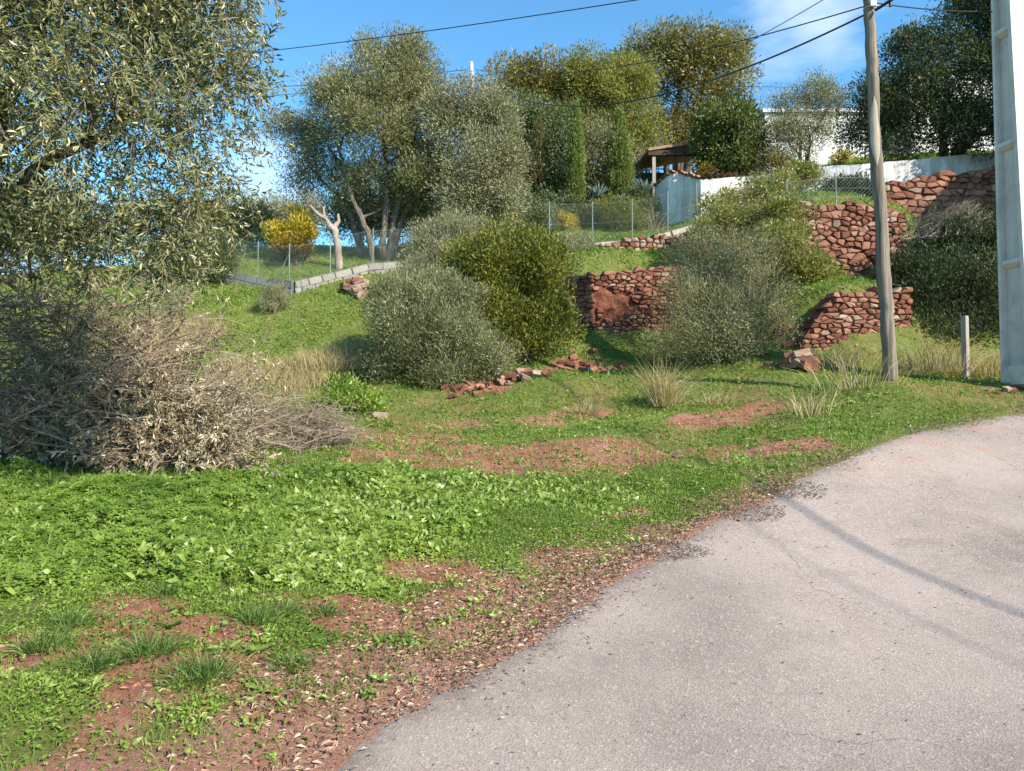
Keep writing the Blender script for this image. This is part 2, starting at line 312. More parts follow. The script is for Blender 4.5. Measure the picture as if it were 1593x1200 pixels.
M['grass'] = leafmat('grass_blade', [(0, (.06, .12, .022)), (.45, (.14, .235, .036)), (.8, (.25, .33, .07)), (1, (.46, .41, .20))], .35, .5, .3, .4)
M['darkgrass'] = leafmat('tuft_blade', [(0, (.04, .085, .02)), (.6, (.105, .18, .035)), (1, (.24, .31, .10))], .3, .45, .35)
M['dry'] = leafmat('dry_blade', [(0, (.20, .16, .075)), (.5, (.38, .31, .16)), (1, (.58, .50, .30))], .3, .6, .25, .2)
M['deadleaf'] = leafmat('dead_olive_leaf', [(0, (.11, .08, .045)), (.4, (.27, .21, .13)), (.8, (.46, .39, .27)), (1, (.62, .55, .42))], .2, .55, .3)
M['litter'] = leafmat('leaf_litter', [(0, (.16, .07, .048)), (.4, (.32, .18, .12)), (.8, (.48, .34, .25)), (1, (.64, .53, .42))], .1, .6, .3)
M['chips'] = leafmat('bark_chips', [(0, (.09, .065, .05)), (.5, (.24, .18, .145)), (1, (.46, .38, .31))], .05, .7, .2)
M['twig'] = solid('dead_twig', [(0, (.07, .05, .035)), (1, (.38, .30, .225))], 6, 3, .8, 0, tintw=.5)
M['bark'] = solid('olive_bark', [(0, (.05, .04, .03)), (.5, (.125, .105, .085)), (1, (.25, .215, .175))], 9, 6, .9, .8, .02, stretch=(1, 1, .35))
M['bark_dark'] = solid('dark_bark', [(0, (.035, .028, .022)), (1, (.15, .12, .09))], 9, 6, .9, .7, .02, stretch=(1, 1, .35))
M['bark_dead'] = solid('bleached_bark', [(0, (.13, .09, .065)), (.5, (.28, .225, .18)), (1, (.45, .39, .33))], 7, 6, .9, 1, .02, stretch=(1, 1, .4))
M['stone'] = solid('red_stone', [(0, (.07, .025, .017)), (.35, (.155, .062, .040)), (.7, (.26, .122, .08)), (1, (.38, .23, .165))], 2.5, 7, .9, .9, .015, 22, tintw=.55)
M['stone_pale'] = solid('pale_stone', [(0, (.16, .10, .075)), (.5, (.29, .20, .145)), (1, (.42, .34, .26))], 3, 7, .9, .9, .015, 22, tintw=.5)
M['wallcore'] = solid('red_earth_core', [(0, (.07, .025, .016)), (.5, (.17, .062, .038)), (1, (.27, .12, .072))], 4, 7, .95, 1, .03, 14)
M['block'] = solid('concrete_block', [(0, (.15, .14, .125)), (.5, (.24, .225, .20)), (1, (.34, .32, .285))], 5, 6, .95, .6, .006, 60, tintw=.35)
M['mortar'] = solid('mortar', [(0, (.06, .055, .05)), (1, (.14, .13, .115))], 12, 4, .95, .4, .006)
M['kerb'] = solid('pale_concrete', [(0, (.30, .27, .22)), (1, (.46, .42, .35))], 5, 6, .9, .4, .006, 50)
M['white'] = solid('whitewash', [(0, (.34, .32, .29)), (.35, (.50, .48, .45)), (.6, (.68, .67, .65)), (1, (.80, .80, .78))], 1.6, 8, .85, .8, .04, 7, stretch=(2, 2, .6))  # stains, plus a lowered tone standing in for shade on the walls
M['tile'] = solid('old_roof_tile', [(0, (.14, .07, .045)), (.5, (.30, .17, .11)), (1, (.48, .33, .22))], 6, 5, .9, .4, .01, tintw=.5)
M['woodpole'] = solid('weathered_pole_wood', [(.05, (.04, .03, .022)), (.3, (.125, .10, .075)), (.6, (.20, .165, .13)), (1, (.33, .285, .235))], 7, 8, .85, 1, .02, 16, stretch=(2.4, 2.4, .12))
M['woodpale'] = solid('fresh_cut_wood', [(0, (.32, .25, .18)), (1, (.48, .40, .31))], 9, 5, .85, .5, .01, stretch=(1.5, 1.5, .2))
M['concrete'] = solid('pole_concrete', [(0, (.36, .33, .29)), (.45, (.52, .485, .44)), (1, (.62, .585, .54))], 3, 7, .8, .3, .004, 80)
M['metal'] = solid('galvanised_steel', [(0, (.30, .32, .33)), (1, (.48, .50, .50))], 20, 3, .5, 0, spec=.5)
M['wire'] = solid('fence_wire', [(0, (.16, .20, .18)), (1, (.26, .30, .28))], 5, 2, .6, 0)
M['cable'] = solid('black_cable', [(0, (.012, .013, .016)), (1, (.03, .03, .034))], 20, 2, .5, 0)
M['darkwood'] = solid('dark_timber', [(0, (.025, .016, .011)), (1, (.085, .055, .038))], 12, 4, .8, .3, .005, stretch=(1, 1, .2))
M['greywood'] = solid('grey_timber', [(0, (.20, .17, .15)), (1, (.36, .32, .28))], 12, 4, .8, .3, .005, stretch=(1, 1, .2))
M['glass'] = solid('window_glass', [(0, (.03, .04, .05)), (1, (.06, .07, .08))], 2, 2, .1, 0, spec=.6)
M['paper'] = solid('white_paint', [(0, (.5, .49, .46)), (1, (.68, .66, .62))], 14, 4, .8, .2, .003)
M['soil_clod'] = solid('soil_clod', [(0, (.16, .06, .04)), (.5, (.30, .125, .082)), (1, (.44, .24, .17))], 9, 5, .95, .8, .01, 40, tintw=.5)
# ------------------------------------------------------------------ ground, road
P_CLOV = poly((-420,735),(0,722),(130,742),(300,752),(480,738),(620,738),(760,752),(790,790),(640,850),(590,905),(600,945),(480,935),(330,925),(180,930),(60,935),(-420,960))
P_MIDGRASS = poly((700,748),(860,742),(1020,752),(1010,775),(960,800),(820,800),(760,780))
P_SLOPE = poly((180,640),(250,450),(420,440),(640,440),(700,500),(760,600),(560,640),(420,620))
P_DRYA = poly((345,600),(350,565),(440,575),(540,545),(580,570),(540,590),(450,612))
P_DRYB = poly((190,560),(230,510),(300,505),(340,520),(290,560),(210,590))
SOILS = [(850,712,330,24,1),(620,722,110,12,2),(965,795,62,11,3),(1100,657,70,14,4),(640,685,120,10,5),(915,640,60,9,6),(680,890,90,22,7),(560,960,130,26,8),(390,1045,75,24,9),
 (330,985,90,22,10),(210,960,45,9,11),(50,1038,45,10,12),(760,960,120,60,13),(590,1050,130,55,14),(470,1140,130,60,15),(900,880,90,26,16),(1230,700,80,12,17),(200,1085,40,14,18),(1010,825,40,14,19),
 (840,655,40,8,20),(1170,640,60,8,21),(700,660,60,7,22),(330,520,35,9,23),(760,600,50,10,24),(900,570,60,10,25)]
def fields(x, y):
    x = np.asarray(x, float); y = np.asarray(y, float)
    sd = road_sd(x, y); soil = np.zeros(x.shape)
    for u, v, ru, rv, s in SOILS: soil = np.maximum(soil, ell(x, y, u, v, ru, rv, s) * (.62 if s in (1, 5, 6, 2, 20, 22) else .88))
    nb = fbm(x * 1.1 + 9, y * 1.1, 4, 31); rim = sm(-.75, -.12, sd) * sm(9.5, 5.5, y) ; rim2 = sm(-.30, -.05, sd) * sm(8, 5.5, y)
    soil = np.maximum(soil, np.maximum(rim * sm(.25, .5, nb + .12), rim2))
    clov = soft(x, y, P_CLOV, .22, 1, .5); midg = soft(x, y, P_MIDGRASS, .15, 2)
    slope = soft(x, y, P_SLOPE, .6, 3); dry = np.maximum(soft(x, y, P_DRYA, .4, 4), soft(x, y, P_DRYB, .4, 5))
    soil = soil * (1 - clov * .85) * (1 - midg * .9)
    patch = sm(.42, .60, fbm(x * .8, y * .8 + 30, 4, 77)) * sm(16, 13, y) * sm(9, 10.5, y) * .30
    patch2 = sm(.50, .62, fbm(x * 1.8, y * 1.8 + 30, 4, 78)) * sm(6, 5, y) * (1 - clov) * .6
    soil = np.clip(np.maximum(soil, np.maximum(patch, patch2)), 0, 1)
    green = np.clip(1 - soil, 0, 1)
    litter = np.clip(sm(-1.4, -.1, sd) * sm(10, 6, y) + .5 * ell(x, y, 560, 1080, 190, 80, 91) + .4 * ell(x, y, 880, 880, 150, 40, 92), 0, 1) * (1 - clov)
    return dict(sd=sd, soil=soil, green=green, clov=clov, midg=midg, slope=slope, dry=dry, litter=litter)
def axis(parts):
    o = []
    for a, b, s in parts: o.append(np.arange(a, b, s))
    return np.unique(np.round(np.concatenate(o + [[parts[-1][1]]]), 4))
gx = axis([(-260,-60,25),(-60,-20,4),(-20,-9,.6),(-9,-5,.14),(-5,5,.075),(5,10,.11),(10,20,.6),(20,60,4),(60,260,25)])
gy = axis([(-60,-10,5),(-10,1,.7),(1,2.6,.2),(2.6,10,.068),(10,16,.10),(16,27,.16),(27,45,.7),(45,100,5),(100,400,30)])
X, Y = np.meshgrid(gx, gy); Z = H(X, Y); Fd = fields(X, Y)
Z = Z - .07 * sm(0.02, .3, Fd['sd'])                         # the bed under the asphalt sheet
Z = Z + .035 * (fbm(X * 9, Y * 9, 3, 12) - .5) * Fd['soil'] * sm(.0, .2, -Fd['sd']) * sm(20, 14, Y)
nx, ny = len(gx), len(gy); i = (np.arange(ny - 1)[:, None] * nx + np.arange(nx - 1)[None]).ravel()
g = MB(); g.add(np.stack([X, Y, Z], -1).reshape(-1, 3), Q=np.stack([i, i + 1, i + nx + 1, i + nx], 1))
m, t, o = mat_new('earth_and_turf')
nA = noise(t, 3.2, 8, .68); nB = noise(t, 26, 6, .75); nC = noise(t, 90, 4, .8)
soil = ramp(t, mth(t, 'ADD', mth(t, 'MULTIPLY', nA, .5), mth(t, 'MULTIPLY', nB, .5)), [(.30, (.17, .062, .040)), (.47, (.32, .135, .088)), (.58, (.43, .22, .155)), (.70, (.54, .37, .28))])
litc = ramp(t, nC, [(.3, (.15, .065, .045)), (.5, (.33, .18, .125)), (.68, (.52, .37, .28))])
grn = ramp(t, mth(t, 'ADD', mth(t, 'MULTIPLY', nA, .4), mth(t, 'MULTIPLY', nB, .6)), [(.3, (.06, .10, .02)), (.5, (.105, .185, .03)), (.7, (.18, .26, .055))])
dryc = ramp(t, nB, [(.3, (.16, .12, .06)), (.7, (.38, .31, .18))])
br = mrange(t, nB, .35, .65, -.25, .25)
gf = mrange(t, mth(t, 'ADD', attr(t, 'green'), br), .45, .85, 0, .8)
c = mixc(t, mrange(t, mth(t, 'ADD', attr(t, 'litter'), br), .3, .9, 0, .8), soil, litc)
c = mixc(t, gf, c, grn); c = mixc(t, mth(t, 'MULTIPLY', attr(t, 'dry'), .7), c, dryc)
p = N(t, 'ShaderNodeBsdfPrincipled'); t.links.new(c, p.inputs['Base Color']); p.inputs['Roughness'].default_value = .95; p.inputs['Specular IOR Level'].default_value = .1
b = N(t, 'ShaderNodeBump'); b.inputs['Strength'].default_value = .9; b.inputs['Distance'].default_value = .05; t.links.new(mth(t, 'ADD', nB, mth(t, 'MULTIPLY', nC, .5)), b.inputs['Height']); t.links.new(b.outputs[0], p.inputs['Normal'])
t.links.new(p.outputs[0], o.inputs[0])
tag(g.build('ground', m, extra={'green': Fd['green'].ravel(), 'litter': Fd['litter'].ravel(), 'dry': Fd['dry'].ravel()}, smooth=True), kind='structure')
# asphalt sheet with its own ragged edge
rx = axis([(-6,-2,.3),(-2,8,.075),(8,24,.3)]); ry = axis([(-9,2.4,.35),(2.4,11,.065),(11,14,.15)])
X, Y = np.meshgrid(rx, ry); sd = road_sd(X, Y); Z = H0(X, Y).reshape(X.shape) + .022 * sm(0, .14, sd) - .012 + .006 * (fbm(X * 2, Y * 2, 3, 9) - .5)
nx, ny = len(rx), len(ry); i = (np.arange(ny - 1)[:, None] * nx + np.arange(nx - 1)[None]).ravel()
Q = np.stack([i, i + 1, i + nx + 1, i + nx], 1); Q = Q[(sd.ravel()[Q] > -.02).all(1)]
us, inv = np.unique(Q, return_inverse=True); g = MB(); g.add(np.stack([X, Y, Z], -1).reshape(-1, 3)[us], Q=inv.reshape(-1, 4))
m, t, o = mat_new('worn_asphalt')
big = noise(t, .55, 5, .6, stretch=(1, 1, 1)); mid = noise(t, 5, 6, .7); agg = N(t, 'ShaderNodeTexVoronoi'); agg.inputs['Scale'].default_value = 85
tcg = N(t, 'ShaderNodeTexCoord'); t.links.new(tcg.outputs['Object'], agg.inputs['Vector']); fine = noise(t, 240, 3, .7)
base = ramp(t, big, [(.35, (.19, .152, .13)), (.5, (.285, .23, .198)), (.65, (.355, .288, .248))])
sep = N(t, 'ShaderNodeSeparateColor'); t.links.new(agg.outputs['Color'], sep.inputs[0])
c = mixc(t, mrange(t, sep.outputs[0], 0, 1, .0, .55), base, ramp(t, sep.outputs[1], [(0, (.07, .055, .05)), (.45, (.20, .165, .145)), (.8, (.31, .26, .225)), (1, (.54, .47, .41))]))
c = mixc(t, mrange(t, fine, .55, .8, 0, .55), c, (.12, .10, .10)); c = mixc(t, mrange(t, mid, .62, .8, 0, .4), c, (.17, .14, .135))
trk = noise(t, .8, 4, .6, stretch=(1.5, .35, 1)); c = mixc(t, mrange(t, trk, .35, .7, 0, .30), c, (.35, .295, .255))
dk = noise(t, 1.7, 6, .7); c = mixc(t, mrange(t, dk, .56, .72, 0, .38), c, (.15, .12, .105))
crk = N(t, 'ShaderNodeTexVoronoi', feature='DISTANCE_TO_EDGE'); crk.inputs['Scale'].default_value = .75; wv = N(t, 'ShaderNodeVectorMath', operation='ADD'); nn_ = N(t, 'ShaderNodeTexNoise'); nn_.inputs['Scale'].default_value = 3; nn_.inputs['Detail'].default_value = 5; t.links.new(tcg.outputs['Object'], nn_.inputs['Vector']); sv_ = N(t, 'ShaderNodeVectorMath', operation='SCALE'); sv_.inputs[3].default_value = .5; t.links.new(nn_.outputs['Color'], sv_.inputs[0]); t.links.new(tcg.outputs['Object'], wv.inputs[0]); t.links.new(sv_.outputs[0], wv.inputs[1]); t.links.new(wv.outputs[0], crk.inputs['Vector'])
cf = mth(t, 'MULTIPLY', mrange(t, crk.outputs['Distance'], 0, .006, 1, 0), mrange(t, noise(t, .9, 3), .52, .62, 0, .7)); c = mixc(t, cf, c, (.07, .055, .05))
c = mixc(t, mth(t, 'MULTIPLY', attr(t, 'mud'), mrange(t, noise(t, 14, 6, .75, stretch=(.35, 1, 1)), .48, .68, 0, .6)), c, (.40, .17, .10))
c = mixc(t, mth(t, 'MULTIPLY', attr(t, 'rim'), mrange(t, noise(t, 30, 4, .7), .38, .6)), c, (.16, .12, .10))
p = N(t, 'ShaderNodeBsdfPrincipled'); t.links.new(c, p.inputs['Base Color']); p.inputs['Roughness'].default_value = .85; p.inputs['Specular IOR Level'].default_value = .25
b = N(t, 'ShaderNodeBump'); b.inputs['Strength'].default_value = .55; b.inputs['Distance'].default_value = .006
t.links.new(mth(t, 'ADD', agg.outputs['Distance'], mth(t, 'MULTIPLY', fine, .6)), b.inputs['Height']); t.links.new(b.outputs[0], p.inputs['Normal']); t.links.new(p.outputs[0], o.inputs[0])
xs, ys, ss = X.ravel()[us], Y.ravel()[us], sd.ravel()[us]
mud = np.clip(sum(ell(xs, ys, *q) for q in ((1440,690,70,5,31),(1500,668,80,6,32),(1380,715,90,6,33),(1330,738,60,4,34),(1500,700,60,4,35))), 0, 1)
rim = sm(.35, 0, ss) * .9 + .8 * ell(xs, ys, 1050, 862, 60, 14, 36) + .6 * ell(xs, ys, 1430, 847, 45, 3, 37)
tag(g.build('road', m, extra={'mud': mud, 'rim': np.clip(rim, 0, 1)}, smooth=True), kind='structure')

# ------------------------------------------------------------------ walls
rs = np.random.default_rng(7)
def stone_mesh(k, nm='stone_mesh', mat='stone'):
    r = np.random.default_rng(100 + k); mb = MB()
    V = []; idx = {}
    for i_ in (-1, 0, 1):
        for j_ in (-1, 1):
            for k_ in (-1, 0, 1):
                e = abs(i_) + abs(k_); s = {2: .90, 1: .98, 0: 1.0}[e]
                idx[(i_, j_, k_)] = len(V); V.append([i_ * s * .5, j_ * .5 * (1.03 if e == 0 else 1 if e == 1 else .88), k_ * s * .5])
    V = np.array(V) + r.normal(size=(len(V), 3)) * [.055, .06, .055]; Q = []
    for j_ in (-1, 1):
        for a_ in (-1, 0):
            for c_ in (-1, 0):
                q = [idx[(a_, j_, c_)], idx[(a_ + 1, j_, c_)], idx[(a_ + 1, j_, c_ + 1)], idx[(a_, j_, c_ + 1)]]; Q.append(q if j_ < 0 else q[::-1])
    ring = [(-1,-1),(0,-1),(1,-1),(1,0),(1,1),(0,1),(-1,1),(-1,0)]
    for q in range(8):
        a_, b_ = ring[q], ring[(q + 1) % 8]; Q.append([idx[(a_[0], -1, a_[1])], idx[(a_[0], 1, a_[1])], idx[(b_[0], 1, b_[1])], idx[(b_[0], -1, b_[1])]])
    T = [t3 for q in Q for t3 in ((q[0], q[1], q[2]), (q[0], q[2], q[3]))]
    mb.add(V, T=T, a=r.random()); me = mb.mesh(nm); me.materials.append(M[mat]); return me
STN = [stone_mesh(k) for k in range(16)]; STP = [stone_mesh(40 + k, 'pale_stone_mesh', 'stone_pale') for k in range(6)]
def stone_wall(label, P, ztop, zbot, size, group=None, thick=.5, skip=None, pale=.08, cap=290, mud=False, an=1.7):
    """P polyline xy (left to right seen from the camera); ztop / zbot one value per vertex"""
    P = np.array(P, float); seg = np.linalg.norm(np.diff(P, axis=0), axis=1); S = np.concatenate([[0], np.cumsum(seg)]); L = S[-1]
    fx = lambda s: np.array([np.interp(s, S, P[:, 0]), np.interp(s, S, P[:, 1])]); ft = lambda s: np.interp(s, S, ztop); fb = lambda s: np.interp(s, S, zbot)
    def frame(s):
        d = fx(min(s + .05, L)) - fx(max(s - .05, 0)); d = d / np.linalg.norm(d); return np.array([d[0], d[1], 0]), np.array([-d[1], d[0], 0])
    base = fx(L / 2); W = thing('stone_wall', (base[0], base[1], fb(L / 2)), label, 'wall', group)
    mb = MB(); n = int(L / .06) + 2; V = []; NR = 26
    for k in range(n):
        s = L * k / (n - 1); a_, nrm = frame(s); q = fx(s); t_, b_ = ft(s) - size * .35, fb(s) - .5
        for r_ in range(NR):
            z = b_ + (t_ - b_) * r_ / (NR - 1); off = size * .26 + (.16 if mud else .08) * (fbm(np.array([s * 4.]), np.array([z * 5.]), 4, 3)[0] - .5)
            if mud: off -= size * .12 * float(ellm(s / L, (z - fb(s)) / (ft(s) - fb(s))))
            V.append([q[0] + nrm[0] * off, q[1] + nrm[1] * off, z])
        for z in (t_, b_): V.append([q[0] + nrm[0] * thick, q[1] + nrm[1] * thick, z])
    m_ = NR + 2; Q = [[k * m_ + r_, (k + 1) * m_ + r_, (k + 1) * m_ + (r_ + 1) % m_, k * m_ + (r_ + 1) % m_] for k in range(n - 1) for r_ in range(m_)]
    mb.add(V, Q=Q); mb.add(np.array(V)[:m_], T=[(0, r_ + 1, r_) for r_ in range(1, m_ - 1)]); mb.add(np.array(V)[-m_:], T=[(0, r_, r_ + 1) for r_ in range(1, m_ - 1)])
    mb.build('earth_core', M['wallcore'], W)
    AN = an; hh = size * .70; zmin, zmax = min(zbot) - .25, max(ztop) + .05; pts = []
    z = zmin
    while z < zmax + hh:
        s = rs.uniform(-.6, 0) * size; hr = hh * rs.uniform(.75, 1.25)
        while s < L + size:
            if rs.random() > .13: pts.append((s + rs.normal() * size * .17, (z + rs.normal() * hh * .20) * AN))
            s += size * rs.uniform(.65, 1.45)
        z += hr
    pts = np.array(pts); cand = []
    for k, p_ in enumerate(pts):
        s_, zc = p_[0], p_[1] / AN
        if s_ < .01 or s_ > L - .01 or zc > ft(s_) - hh * .15 or zc < fb(s_) - .2: continue
        if skip is not None and skip(s_ / L, (zc - fb(s_)) / (ft(s_) - fb(s_))): continue
        P_ = [(p_[0] + a_ * size * 1.3, p_[1] + c_ * size * 1.1) for a_, c_ in ((-1, -1), (1, -1), (1, 1), (-1, 1))]
        dd = ((pts - p_) ** 2).sum(1); gap = rs.uniform(.002, .008)
        for j in np.argsort(dd)[1:22]:
            n_ = pts[j] - p_; ln = math.sqrt(dd[j]); n_ = n_ / ln; lim = ln / 2 - gap; o2 = []
            for q_ in range(len(P_)):
                a_, c_ = P_[q_], P_[(q_ + 1) % len(P_)]; da = (a_[0] - p_[0]) * n_[0] + (a_[1] - p_[1]) * n_[1] - lim; dc = (c_[0] - p_[0]) * n_[0] + (c_[1] - p_[1]) * n_[1] - lim
                if da <= 0: o2.append(a_)
                if (da < 0) != (dc < 0): t_ = da / (da - dc); o2.append((a_[0] + (c_[0] - a_[0]) * t_, a_[1] + (c_[1] - a_[1]) * t_))
            P_ = o2
            if len(P_) < 3: break
        if len(P_) >= 3: cand.append((s_, zc, np.array([(min(max(a_, -.02), L + .02), min(c_ / AN, ft(s_) + .10)) for a_, c_ in P_])))
    cand.sort(key=lambda q: -((q[2].max(0) - q[2].min(0)).prod()))
    for s_, zc, pl in cand[:cap]:
        keep = [0]
        for q_ in range(1, len(pl)):
            if np.hypot(*(pl[q_] - pl[keep[-1]])) > .025: keep.append(q_)
        pl = pl[keep]; n_ = len(pl)
        if n_ < 3: continue
        a_, nrm = frame(s_); c0 = fx(s_); cl = pl - [s_, zc]; ctr = cl.mean(0); proud = rs.uniform(.0, .05) + size * .04; tilt = rs.normal(size=2) * .12; w_ = lambda p2, of: a_[None, :] * p2[:, :1] + nrm[None, :] * np.reshape(of, (-1, 1)) + np.array([[0, 0, 1.]]) * p2[:, 1:]
        r1 = cl + rs.normal(size=cl.shape) * .006; r2 = ctr + (cl - ctr) * rs.uniform(.70, .88) + rs.normal(size=cl.shape) * size * .035
        V = np.concatenate([w_(cl, np.full(n_, .30)), w_(r1, -proud * .25 + rs.normal(size=n_) * .006 + .03), w_(r2, -proud + (r2 - ctr) @ tilt + rs.normal(size=n_) * .010), w_(ctr[None] + rs.normal(size=(1, 2)) * size * .08, [-proud - .012])])
        j = np.arange(n_); k2 = (j + 1) % n_; mb = MB(); mb.add(V, Q=np.concatenate([np.stack([j, k2, n_ + k2, n_ + j], 1), np.stack([n_ + j, n_ + k2, 2 * n_ + k2, 2 * n_ + j], 1)]), T=np.stack([2 * n_ + j, 2 * n_ + k2, np.full(n_, 3 * n_)], 1), a=rs.random())
        me = mb.mesh('stone_mesh'); me.materials.append(M['stone_pale' if rs.random() < pale else 'stone']); place('stone', me, (c0[0], c0[1], zc), W)
    return W
def ellm(s, h): return max(0., 1 - math.hypot((s - .40) / .24, (h - .45) / .36)) ** .5 if math.hypot((s - .40) / .24, (h - .45) / .36) < 1 else 0.
pt = lambda u, v, D: at(u, v, D)
A0, A1, A2 = pt(884, 520, 17.05), pt(965, 516, 17.1), pt(1056, 508, 17.3)
stone_wall('red dry stone terrace wall between the two big shrubs, patched with bare mud', [A0[:2], A1[:2], A2[:2]], [pt(884, 428, 17.05)[2], pt(965, 421, 17.1)[2], pt(1056, 410, 17.3)[2]], [A0[2], A1[2], A2[2]], .14, mud=True, an=2.0, skip=lambda s, h: math.hypot((s - .40) / .19, (h - .45) / .26) + .9 * (float(vn(np.array([s * 14.]), np.array([h * 6.]), 4)[0]) - .5) < 1)
LC = [pt(935, 412, 19.2)[:2], pt(1000, 408, 19.3)[:2], pt(1100, 405, 19.6)[:2]]; LCz = [Hs(*q) for q in LC]
stone_wall('low crumbling course of pale stones above the mud-patched terrace wall', LC, [LCz[0] + .16, LCz[1] + .36, LCz[2] + .42], [z_ - .1 for z_ in LCz], .16, pale=.75, thick=.35)
B0, B1, B2 = pt(1225, 436, 17.0), pt(1330, 440, 17.0), pt(1412, 432, 17.1)
stone_wall('tall red stone retaining wall behind the wooden pole, under the green wire mesh', [B0[:2], B1[:2], B2[:2]], [pt(1225, 318, 17)[2], pt(1330, 313, 17)[2], pt(1412, 330, 17.1)[2]], [B0[2] - .1, B1[2] - .1, B2[2] - .1], .185, an=1.6, cap=298)
C0, C1, C2 = pt(1352, 350, 19.0), pt(1460, 392, 19.3), pt(1660, 400, 19.9)
stone_wall('high red stone wall under the whitewashed parapet, right part in shadow', [C0[:2], C1[:2], C2[:2]], [pt(1352, 290, 19.0)[2], pt(1460, 272, 19.3)[2], pt(1660, 238, 19.9)[2]], [C0[2], C1[2], C2[2]], .235, an=2.3, cap=298)
D0, D1, D2, D3 = pt(1246, 545, 14.0), pt(1300, 548, 14.1), pt(1372, 545, 14.2), pt(1420, 545, 14.3)
stone_wall('low red stone wall at the foot of the slope, its left end tumbling down', [D0[:2], D1[:2], D2[:2], D3[:2]], [pt(1246, 530, 14)[2], pt(1300, 456, 14.1)[2], pt(1372, 448, 14.2)[2], pt(1420, 450, 14.3)[2]], [D0[2], D1[2], D2[2], D3[2]], .14, an=2.2, cap=298)

# block walls under the mesh fences
def block_wall(label, P, top, mat, bl=.40, bh=.20, th=.18, rows=2, name='block_wall', piece='concrete_block', skirt=.6):
    P = np.array(P, float); top = np.array(top, float); seg = np.linalg.norm(np.diff(P, axis=0), axis=1); S = np.concatenate([[0], np.cumsum(seg)]); L = S[-1]
    W = thing(name, (*P[len(P) // 2], top[len(P) // 2] - rows * bh), label, 'wall'); r = np.random.default_rng(int(L * 100)); core = MB()
    b1 = MB(); box(b1, (0, 0, 0), (.5, .5, .5), a=.2); m1 = b1.mesh('block_mesh_a'); b2 = MB(); box(b2, (0, 0, 0), (.5, .5, .5), a=.8); m2 = b2.mesh('block_mesh_b')
    for q in (m1, m2): q.materials.append(mat)
    for k in range(len(P) - 1):
        a_, c_ = P[k], P[k + 1]; l = np.linalg.norm(c_ - a_); d = (c_ - a_) / l; n = max(1, round(l / bl)); sl = (top[k + 1] - top[k]) / l; ang = math.atan2(d[1], d[0])
        mdp = (a_ + c_) / 2; zt = (top[k] + top[k + 1]) / 2; az = np.array([0, 0, 1.]); ax = np.array([d[0], d[1], sl])
        box(core, (*mdp, zt - (rows * bh + skirt) / 2 - .01), (l / 2, th / 2 - .012, (rows * bh + skirt) / 2), ax=ax, ay=(-d[1], d[0], 0), az=az)
        for rw in range(rows):
            for j in range(-1 if rw % 2 else 0, n):
                s0, s1 = (j + (.5 if rw % 2 else 0)) * l / n, (j + 1 + (.5 if rw % 2 else 0)) * l / n; s0, s1 = max(s0, 0), min(s1, l)
                if s1 - s0 < .08: continue
                sc_ = (s0 + s1) / 2; c = a_ + d * sc_; z = top[k] + sl * sc_ - bh * (rw + .5)
                place(piece, m1 if r.random() < .5 else m2, (c[0] + r.normal() * .003, c[1] + r.normal() * .003, z), W, (0, -math.atan(sl), ang), (s1 - s0 - .024, th + r.uniform(0, .016), bh - .022))
    core.build('mortar_core', M['mortar'], W); return W
bw = [(352,421,21.2),(420,435,20.4),(458,438,19.7),(520,424,20.3),(572,411,20.8),(640,406,21.2),(700,402,21.3)]
BW = np.array([pt(*q) for q in bw]); block_wall('low grey concrete block wall with a corner under the wire fence on the left slope', BW[:, :2], BW[:, 2], M['block'])
kw = [(850,392,20.9),(920,383,21.1),(1000,379,21.3),(1085,373,21.6)]
KW = np.array([pt(*q) for q in kw]); KW[:, 2] = [max(z_, Hs(x_, y_ - .15) + .15) for x_, y_, z_ in KW]; block_wall('pale concrete footing of the garden fence above the terrace', KW[:, :2], KW[:, 2], M['kerb'], bl=.9, rows=1, bh=.16, piece='footing_slab', name='fence_footing')

